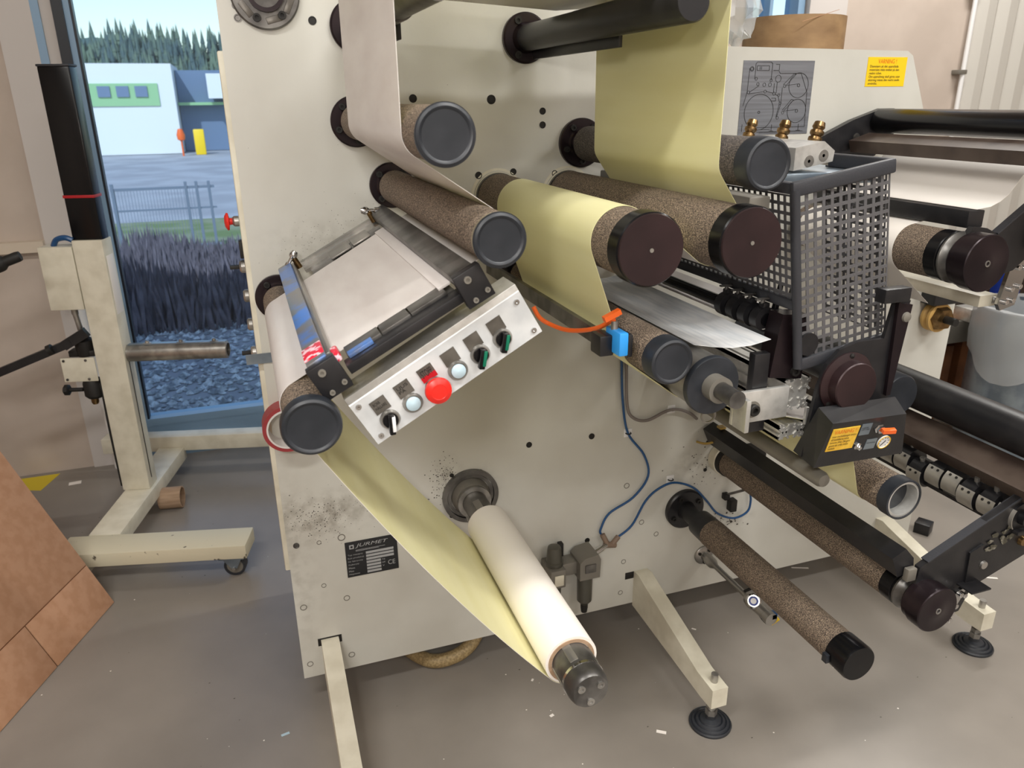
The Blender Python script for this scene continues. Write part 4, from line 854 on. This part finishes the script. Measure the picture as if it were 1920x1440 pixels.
t = thing('rewind_roller', 'heavy black roller running off the right edge, above the knife clamps', 'roller', (1.6, 0, .875))
MB().lathe([(.040, .003), (.047, .01), (.047, 1.15), (0, 1.15)], (1.60, 0, .878), (0, -1, 0), 48).build('sleeve', M['black'], t)
t = thing('flat_bar', 'dusty dark flat bar below the heavy black roller at the right', 'bar', (1.56, -.5, .8))
MB().prism([(1.505, .800), (1.585, .828), (1.600, .790), (1.53, .762)], -1.05, -.002).build('bar', M['brownbar'], t)
# knife clamps on their shaft
t = thing('clamp_shaft', 'black shaft carrying the row of steel clamps', 'shaft', (1.53, -.4, .725))
MB().cyl((1.533, -.002, .728), (1.533, -.78, .728), .016).build('shaft', M['black'], t)
MB().box(1.515, 1.55, -.777, -.10, .690, .70, .002).build('rail', M['black'], t)
lbl = ('steel shell clamp nearest the drive unit, leftmost of the clamps on the shaft', 'second steel shell clamp from the drive unit', 'third steel shell clamp from the drive unit', 'fourth steel shell clamp, set a little lower than the third', 'middle steel shell clamp of the nine on the shaft', 'sixth steel shell clamp from the drive unit, tipped back', 'third steel shell clamp from the near arm', 'second steel shell clamp from the near arm', 'steel shell clamp nearest the lower arm, last on the shaft')
def clamp(label, y, w):
    t = thing('shell_clamp', label, 'clamp', (1.533, y, .728), group='steel clamps on the lower shaft')
    m = MB(); n = 10; R = .036
    vs = [(R*r*math.cos(R_(a)), yy, R*r*math.sin(R_(a))) for r in (1, .95) for a in [140+k*9 for k in range(n)] for yy in (0, -w)]
    F = []
    for i in range(n-1): F += [(2*i, 2*i+1, 2*i+3, 2*i+2), (2*n+2*i, 2*n+2*i+2, 2*n+2*i+3, 2*n+2*i+1), (2*i, 2*i+2, 2*n+2*i+2, 2*n+2*i), (2*i+1, 2*n+2*i+1, 2*n+2*i+3, 2*i+3)]
    F += [(0, 2*n, 2*n+1, 1), (2*n-2, 2*n-1, 4*n-1, 4*n-2)]
    m.add(vs, F).build('shell', M['shell'], t, local=True)
    MB().ring((0, -.002, 0), (0, -1, 0), .034, .0165, w-.006, 28).build('clamp_body', M['black'], t, local=True)
    for dy in (.3, .7):
        a = R_(150); MB().cyl((.0355*math.cos(a), -w*dy, .0355*math.sin(a)), (.0375*math.cos(a), -w*dy, .0375*math.sin(a)), .0032, seg=12).build('slot_hole', M['ink'], t, local=True)
    MB().cyl((0, -w*.5, .03), (0, -w*.5, .044), .006, seg=10).build('set_screw', M['steel'], t, local=True)
    return t
k0 = clamp(lbl[0], -.335, .042)
for i in range(1, 9):
    r = copy_thing(k0, (1.533+(-.006 if i in (3, 6) else 0), -.335-i*.049, .728-(.012 if i in (3,) else 0)), 0, lbl[i], 'clamp', 'steel clamps on the lower shaft'); r.rotation_euler = (0, R_((0, 0, 0, -18, 8, 16, -6, -10, 0)[i]), 0)

# ------------------------------------------------------------------ air service unit, hoses, ball valve
t = thing('air_regulator', 'dark grey air filter regulator with two bowls, right of the paper roll', 'air regulator', (.76, -.05, .2))
MB().box(.695, .742, -.085, -.004, .285, .345, .004).box(.738, .800, -.06, -.012, .305, .345, .003).build('regulator_body', M['metalgrey'], t)
MB().lathe([(.026, 0), (.026, .012), (.023, .014), (.020, .052), (.018, .058), (.012, .060), (0, .060)], (.719, -.048, .345), (0, 0, 1), 24).build('regulator_knob', M['bowl'], t)
MB().box(.742, .756, -.03, -.012, .352, .395, .002).build('black_catch', M['ink'], t)
MB().box(.706, .734, -.088, -.085, .295, .330, .002).build('pressure_window', M['creamworn'], t)
MB().lathe([(.012, 0), (.021, .012), (.022, .095), (0, .095)], (.719, -.046, .19), (0, 0, 1), 28).build('filter_bowl', M['bowl'], t)
MB().prism([(.785, .295), (.848, .295), (.85, .355), (.842, .372), (.800, .366), (.785, .352)], -.085, -.010).build('filter_head', M['metalgrey'], t)
MB().box(.800, .834, -.089, -.085, .318, .345, .002).build('head_rib', M['dksteel'], t)
MB().lathe([(.010, 0), (.022, .016), (.0235, .110), (0, .110)], (.817, -.048, .185), (0, 0, 1), 28).build('filter_bowl', M['bowl'], t)
MB().lathe([(0, 0), (.009, 0), (.011, .016), (.011, .03), (0, .03)], (.817, -.048, .158), (0, 0, 1), 18).build('drain_cap', M['ink'], t)
MB().cyl((.850, -.04, .350), (.876, -.035, .358), .010).cyl((.876, -.035, .358), (.892, -.03, .362), .007).build('hose_nipple', M['chrome'], t)
tag(MB().cyl((.888, -.028, .362), (.925, -.022, .350), .009).cyl((.895, -.028, .365), (.884, -.018, .392), .008).cyl((.915, -.024, .356), (.938, -.016, .372), .008).build('hose_tee', mat('brown_plastic_tee', (128, 108, 92), .5)), 'brown Y shaped hose fitting beside the air regulator', 'fitting')
def on(pts, y=-.007): return [(x, y, z) for x, z in pts]
tag(MB().tube(on([(.925, 1.02), (.930, .916), (.938, .805), (.959, .703), (1.014, .626), (1.032, .554), (.986, .491), (.909, .452), (.883, .404), (.884, .388)], -.008), .0035, 8, 6).build('blue_air_hose', M['bluehose']), 'blue air hose running down the frame from under the yellow web to the fitting', 'hose')
tag(MB().tube(on([(.936, .370), (.982, .402), (1.023, .475), (1.065, .509), (1.118, .520), (1.186, .490), (1.237, .435), (1.28, .383), (1.342, .354), (1.39, .367), (1.399, .404), (1.392, .44)], -.016), .0035, 8, 6).build('blue_air_hose', M['bluehose']), 'blue air hose arching from the fitting over the floor level roller flange', 'hose')
tag(MB().tube(on([(.938, 1.02), (.943, .915), (.951, .790), (.974, .748), (1.017, .735), (1.068, .752), (1.099, .757), (1.130, .750), (1.160, .734), (1.182, .715)], -.011), .0045, 8, 6).build('grey_cable', M['greyhose']), 'grey cable bending right across the frame to a small hole', 'cable')
tag(MB().tube([(.25, .3, .03), (.30, .16, .02), (.36, .06, .022), (.43, .04, .030), (.49, .05, .055), (.54, .10, .085)], .021, 12, 6).build('braided_hose', M['tanhose']), 'thick tan braided hose looping out below the frame edge', 'hose')
t = thing('ball_valve', 'steel pipe with round flange and blue and white ball valve knob near the floor', 'valve', (1.251, 0, .23))
X, Z = 1.251, .232
f = MB().lathe([(.032, .0005), (.032, .006), (.029, .009), (.014, .012), (.014, .03), (.017, .03), (.017, .055), (.010, .07), (.0085, .075), (.0085, .24)], (X, 0, Z), (0, -1, 0), 36).build('pipe', M['steel'], t)
for a in (.9, 2.6, 4.7): MB().cyl((X+.023*math.cos(a), -.008, Z+.023*math.sin(a)), (X+.023*math.cos(a), -.015, Z+.023*math.sin(a)), .005, seg=8).build('bolt', M['ink'], f)
b_ = MB().lathe([(.011, .235), (.019, .245), (.022, .262), (.019, .282), (.017, .33), (.019, .332), (.019, .35), (0, .35)], (X, 0, Z), (0, -1, 0), 28).build('valve_body', M['steel'], t)
k = MB().lathe([(.012, 0), (.021, .006), (.0215, .016), (.017, .020), (0, .020)], (X-.006, -.275, Z+.012), (-.55, -.6, .55), 28).build('chrome_knob', M['chrome'], t)
MB().lathe([(.0135, .0195), (.012, .023), (0, .023)], (X-.006, -.275, Z+.012), (-.55, -.6, .55), 24).build('blue_ring', M['bluepaint'], k)
MB().lathe([(.0085, .0225), (.008, .0245), (0, .0245)], (X-.006, -.275, Z+.012), (-.55, -.6, .55), 24).build('white_centre', M['whiteplastic'], k)
MB().bar((X-.018, -.243, Z+.026), (X+.02, -.243, Z+.034), .007, .005).build('valve_lever', M['ink'], t)
MB().tube([(X-.004, -.305, Z-.018), (X+.004, -.325, Z-.03), (X+.016, -.338, Z-.024)], .003, 8).build('tether', M['ink'], t)
MB().cyl((X+.012, -.336, Z-.026), (X+.026, -.345, Z-.006), .006).build('yellow_sleeve', M['sticker'], t)
MB().box(X+.0, X+.02, -.35, -.33, Z-.004, Z+.016, .003).build('blue_cap', M['bluehose'], t)

# ------------------------------------------------------------------ things on top of and behind the machine
t = thing('core_ring', 'wide brown cardboard core ring lying flat on top of the cream frame', 'cardboard core', (1.58, .26, 1.706))
MB().ring((1.585, .26, 1.706), (0, 0, 1), .142, .128, .105, 72).build('ring', M['corebrown'], t)
MB().bar((1.50, .118, 1.79), (1.62, .12, 1.822), .003, .001).build('loose_fibre', M['card'], t)
m = MB(); n = 14
for i in range(n):
    for j in range(n):
        a = math.pi*i/(n-1); c = 2*math.pi*j/n; r = 1+.22*math.sin(5*c+2*a)+.15*math.sin(9*a+c)+random.uniform(-.06, .06)
        m.v.append(Vector((1.352+.055*r*math.sin(a)*math.cos(c), .22+.07*r*math.sin(a)*math.sin(c), 1.836+.09*r*math.cos(a))))
for i in range(n-1):
    for j in range(n): m.f.append([i*n+j, (i+1)*n+j, (i+1)*n+(j+1) % n, i*n+(j+1) % n]); m.mi.append(0)
tag(m.build('plastic_bag', M['bag'], None), 'crumpled clear plastic bag beside the brown core ring', 'plastic bag')
# waste bin, shelf and boxes far right
t = thing('waste_bin', 'round galvanised bin with a clear bag over its rim, far right', 'bin', (3.33, .62, 0))
MB().ring((3.33, .62, 0), (0, 0, 1), .225, .221, .69, 48).lathe([(.221, .004), (0, .004)], (3.33, .62, 0), (0, 0, 1), 48).build('drum', M['galv'], t)
MB().ring((3.33, .62, .15), (0, 0, 1), .229, .225, .01, 48).build('rolled_bead', M['galv'], t)
m = MB(); n = 40
prof = [(.205, .60), (.222, .705), (.236, .70), (.245, .64), (.242, .54), (.236, .47)]
for i, (r, z) in enumerate(prof):
    for k in range(n): a = 2*math.pi*k/n; w = 1+.025*math.sin(9*a+i)+.02*math.sin(17*a-i*2); zz = z-(.10*math.sin(a*2+1) if i == 5 else 0)-(.05*math.sin(a*2+1) if i == 4 else 0); m.v.append(Vector((3.33+r*w*math.cos(a), .62+r*w*math.sin(a), zz)))
for i in range(len(prof)-1):
    for k in range(n): m.f.append([i*n+k, i*n+(k+1) % n, (i+1)*n+(k+1) % n, (i+1)*n+k]); m.mi.append(0)
m.build('liner_bag', M['bag'], t)
t = thing('workbench', 'grey steel bench frame with a brown board top behind the frame, right edge', 'bench', (3.6, 1.2, 0))
MB().box(2.75, 4.6, .92, 1.7, .53, .565, .002).build('board_top', M['wood'], t)
MB().box(2.75, 4.6, .90, .92, .455, .565, .002).build('front_rail', M['metalgrey'], t)
for x, y in ((3.415, .905), (4.5, .905), (3.415, 1.66), (4.5, 1.66), (2.77, 1.66)): MB().box(x-.014, x+.014, y-.014, y+.014, 0, .53 if y > 1 else .455).build('leg', M['metalgrey'], t)
tag(MB().box(3.24, 3.46, .862, .96, .566, .63, .003).build('metal_bracket', M['alu']), 'folded pale metal bracket lying on the bench beside the bin', 'bracket')
tag(MB().box(3.02, 3.34, 1.0, 1.4, 0, .40, .004).build('cardboard_box', M['boxbrown']), 'brown cardboard box on the floor under the bench', 'box')
tag(MB().box(3.45, 3.95, 1.05, 1.5, 0, .42, .004).build('cardboard_box', M['boxbrown']), 'brown cardboard box right of the bench leg, behind the bin', 'box')
tag(MB().box(3.1, 4.3, 1.1, 1.6, .566, .80, .01).build('dark_crate', M['darkbox']), 'dark crate standing on the bench top', 'crate')
tag(MB().box(3.5, 3.62, .93, 1.0, .566, .95, .003).build('blue_board', M['bluepaint']), 'blue painted panel standing on the bench at the picture edge', 'panel')

# ------------------------------------------------------------------ reel lifter by the window
LR = R_(-14)
t = thing('reel_lifter', 'worn cream steel reel lifting stand with black mast, in front of the window', 'lifter', (-.54, 1.32, 0), (0, 0, LR))
def lb_(name, x0, x1, y0, y1, z0, z1, m='creamworn', bev=.003, par=None): return MB().box(x0, x1, y0, y1, z0, z1, bev).build(name, M[m], par or t, local=True)
lb_('mast', -.062, .042, .012, .075, 1.08, 1.722, 'blackgloss', .006)
lb_('mast_top', -.064, .044, .010, .077, 1.720, 1.728, 'rim', .003)
lb_('red_band', -.0635, .0435, .0105, .0765, 1.288, 1.298, 'redtape', .0005)
lb_('column', -.062, .044, 0, .085, .132, 1.140, 'creamworn')
lb_('slot_line', .0445, .0455, .030, .036, .17, .72, 'ink', .0005)
lb_('paper_note', .0442, .0452, .012, .070, .86, 1.08, 'rollwhite', .0003)
lb_('base_leg', -.056, .056, -.345, .42, .072, .132)
lb_('front_beam', -.12, .53, -.475, -.347, .078, .131, 'chip')
lb_('rear_beam', -.30, .78, .40, .475, .115, .185)
lb_('support_block', -.10, -.04, -.44, -.36, .02, .078)
for x0, x1, nm in ((-.185, -.065, 'control_box'), ): lb_(nm, x0, x1, .0, .09, .885, 1.118)
lb_('valve_plate', -.190, -.066, -.004, .0, .605, .700)
for x, z in ((-.178, .69), (-.178, .615), (-.098, .69), (-.098, .615)): MB().lathe([(.005, 0), (.005, .003), (0, .004)], (x, -.004, z), (0, -1, 0), 8).build('bolt', M['dksteel'], t, local=True)
MB().tube([(-.14, .03, 1.118), (-.12, .02, 1.142), (-.085, .01, 1.150), (-.06, .01, 1.14)], .010, 8).build('blue_grip', M['bluehose'], t, local=True)
MB().cyl((-.115, .03, .886), (-.115, .03, .862), .012).cyl((-.115, .03, .862), (-.108, .03, .80), .010).build('hose_coupling', M['steel'], t, local=True)
lv = MB().bar((-.52, -.05, .62), (-.13, -.01, .765), .022, .030).bar((-.16, -.01, .752), (-.075, .0, .80), .026, .036).build('pump_lever', M['black'], t, local=True)
MB().cyl((-.195, -.03, .748), (-.21, -.032, .742), .019).build('lever_collar', M['ink'], lv, local=True)
MB().lathe([(.030, 0), (.034, .01), (.034, .06), (.022, .07), (.018, .085), (0, .085)], (-.105, .03, .70), (0, 0, 1), 20).box(-.16, -.066, .005, .055, .70, .725, .004).build('pump_body', M['ink'], t, local=True)
MB().lathe([(.026, 0), (.036, .012), (.036, .06), (.030, .075), (0, .075)], (-.105, .03, .528), (0, 0, 1), 20).build('valve_body', M['ink'], t, local=True)
MB().cyl((-.14, .02, .565), (-.20, .02, .565), .008).lathe([(.016, 0), (.022, .004), (.022, .016), (.014, .022), (0, .022)], (-.19, .02, .565), (-1, 0, 0), 8).build('valve_handwheel', M['ink'], t, local=True)
MB().lathe([(.0, 0), (.010, 0), (.014, .008), (.014, .026), (0, .026)], (-.105, .02, .504), (0, 0, 1), 12).build('brass_plug', M['brass'], t, local=True)
MB().tube([(-.076, .02, .59), (-.070, .02, .54), (-.072, .02, .40), (-.070, .02, .20), (-.069, .02, .145)], .007, 8).build('black_pipe', M['ink'], t, local=True)
sp = MB().lathe([(.034, 0), (.034, .372), (.026, .374), (.026, .33), (0, .33)], (.045, .045, .698), (1, 0, 0), 32).build('reel_arm', M['steel'], t, local=True)
lb_('arm_top_strip', .05, .415, .033, .057, .730, .7345, 'galv', .001, sp)
for x in (.12, .245, .37): MB().lathe([(.016, 0), (.014, .002), (.008, .003), (.007, .008), (.003, .011), (0, .011)], (x, .045, .7345), (0, 0, 1), 20).build('spring_button', M['steel'], sp, local=True)
c = MB().cyl((.478, -.455, .034), (.478, -.425, .034), .032, seg=32).build('caster', M['metalgrey'], t, local=True)
MB().ring((.478, -.457, .038), (0, 1, 0), .038, .029, .034, 32).build('tyre', M['rubber'], c, local=True)
MB().prism([(.438, .076), (.508, .076), (.488, .034), (.468, .034)], -.466, -.461).prism([(.438, .076), (.508, .076), (.488, .034), (.468, .034)], -.421, -.416).box(.428, .515, -.47, -.41, .072, .077).build('fork', M['galv'], c, local=True)
MB().cyl((.478, -.473, .036), (.478, -.410, .036), .006, seg=6).build('axle', M['chrome'], c, local=True)
t = thing('grab_handle', 'black ribbed hand grip entering from the left edge in front of the wall', 'handle', (-.86, 1.2, 1.1))
MB().lathe([(.016, 0), (.018, .01), (.018, .05), (.026, .06), (.028, .07), (.028, .085), (.025, .09), (.028, .10), (.025, .11), (.028, .12), (.025, .13), (.028, .14), (.026, .16), (.03, .24), (.02, .5)], (-.735, 1.2, 1.12), (-.95, 0, -.32), 24).build('grip', M['ink'], t)
tag(MB().tube([(-.695, 1.88, .0), (-.70, 1.885, .30), (-.725, 1.885, .62), (-.73, 1.885, .9)], .024, 12).build('drain_pipe', M['whiteplastic']), 'white pipe rising behind the lifter column at the wall', 'pipe')
tag(MB().cyl((-1.30, 1.0, .012), (-1.30, 1.0, .62), .085).lathe([(.085, .62), (.05, .67), (.03, .70), (0, .70)], (-1.30, 1.0, 0), (0, 0, 1), 32).build('fire_extinguisher', M['redtape']), 'red cylinder edge at the far left behind the carton', 'extinguisher')

# ------------------------------------------------------------------ carton leaning at the left
A = Vector((-.582, .732, 0.0)); ed = Vector((-.377, -.926, 0)).normalized(); nh = Vector((-.926, .377, 0)); vd = nh*math.cos(R_(65))+Vector((0, 0, 1))*math.sin(R_(65)); nn = ed.cross(vd)
if nn.x < 0: nn = -nn
CB = Matrix((ed, vd, ed.cross(vd))).transposed().to_4x4(); CB.translation = A+Vector((0, 0, .003))
sg = 1 if ed.cross(vd).dot(Vector((1, 0, .3))) > 0 else -1
t = thing('cardboard_carton', 'large flattened brown corrugated carton leaning at the lower left', 'carton', tuple(A))
def cb(name, x0, x1, y0, y1, z0, z1, m='card'):
    q = MB(); q.T = CB; q.box(x0, x1, y0, y1, min(z0*sg, z1*sg), max(z0*sg, z1*sg), .0008); return q.build(name, M[m], t)
cb('side_wall', 0, 1.25, .163, 1.02, -.005, 0)
cb('flap', 0, .3145, .0, .1595, -.0055, -.0005); cb('flap', .3195, .66, 0, .1595, -.0055, -.0005); cb('flap', .665, 1.25, 0, .1595, -.0055, -.0005)
cb('crease', 0, 1.25, .1595, .163, -.006, -.0025, 'cardedge')
cb('back_wall', 0, 1.25, .003, 1.02, -.011, -.0062, 'cardedge')

# ------------------------------------------------------------------ small things on the floor
t = thing('core_tube', 'short cardboard core tube lying on the floor beside the lifter base', 'cardboard core', (-.455, 1.40, .045))
q = MB(); q.ring((-.478, 1.385, .0455), (.97, -.16, 0), .045, .040, .088, 48); q.build('tube', M['cardtube'], t)
def scrap(x, y, w, h, a, m, label, cat='paper scrap', z=.0006):
    q = MB(); q.T = Matrix.Translation((x, y, z)) @ Matrix.Rotation(a, 4, 'Z'); q.box(-w/2, w/2, -h/2, h/2, 0, .0008); tag(q.build('paper_scrap', M[m]), label, cat)
scrap(.889, -.403, .026, .010, -.6, 'rollwhite', 'cream paper scrap on the floor in front of the middle leg')
scrap(.634, -.249, .012, .008, .3, 'rollwhite', 'tiny paper scrap on the floor left of the spindle end shadow')
scrap(.632, -.101, .010, .006, .9, 'rollwhite', 'tiny paper scrap on the floor under the hanging yellow web')
scrap(-.067, -.069, .022, .008, .2, 'lens', 'pale blue scrap on the floor left of the foreground leg')
scrap(1.742, .108, .06, .006, -.4, 'rollwhite', 'thin white paper strip on the floor behind the grip rollers')
scrap(2.318, -.165, .07, .008, -.5, 'rollwhite', 'thin cream strip on the floor behind the lower arm')
scrap(-.868, 1.767, .05, .03, .1, 'rollwhite', 'small white label on the floor near the back wall')
scrap(1.20, -.06, .014, .005, -.8, 'rollwhite', 'tiny white curl on the floor left of the ball valve')
q = MB(); q.T = Matrix.Translation((-1.05, 1.80, .0004)); q.add([(-.06, .10, 0), (.10, .10, 0), (.05, -.06, 0), (-.02, -.03, 0)], [(0, 1, 2, 3)]); tag(q.build('floor_tape', M['tapeyellow'], smooth=0), 'torn piece of yellow floor tape near the back wall', 'tape')
q = MB(); q.T = Matrix.Translation((2.35, .15, 0)) @ Matrix.Rotation(.5, 4, 'Z'); q.box(-.028, .028, -.028, .028, .0005, .045, .003); tag(q.build('black_block', M['black']), 'small black foam block on the floor behind the hollow roller', 'block')
m = MB()
for _ in range(150):
    x = random.uniform(-.8, 2.4); y = random.uniform(-1.2, 1.2); r = random.uniform(.0008, .003); m.add([(x+r*math.cos(k*1.5+r*900), y+r*math.sin(k*1.5+r*900), .0006) for k in range(4)], [(0, 1, 2, 3)])
tag(m.build('floor_crumbs', M['rollwhite'], smooth=0), 'fine white paper crumbs scattered over the concrete floor', 'crumbs', kind='stuff')
m = MB()
for _ in range(120):
    x = random.uniform(-.8, 2.4); y = random.uniform(-1.2, 1.5); r = random.uniform(.0008, .004); m.add([(x+r*math.cos(k*1.5+r*900), y+r*.6*math.sin(k*1.5+r*900), .0005) for k in range(4)], [(0, 1, 2, 3)])
tag(m.build('floor_specks', M['spatter'], smooth=0), 'dark specks of dirt on the concrete floor', 'dirt', kind='stuff')
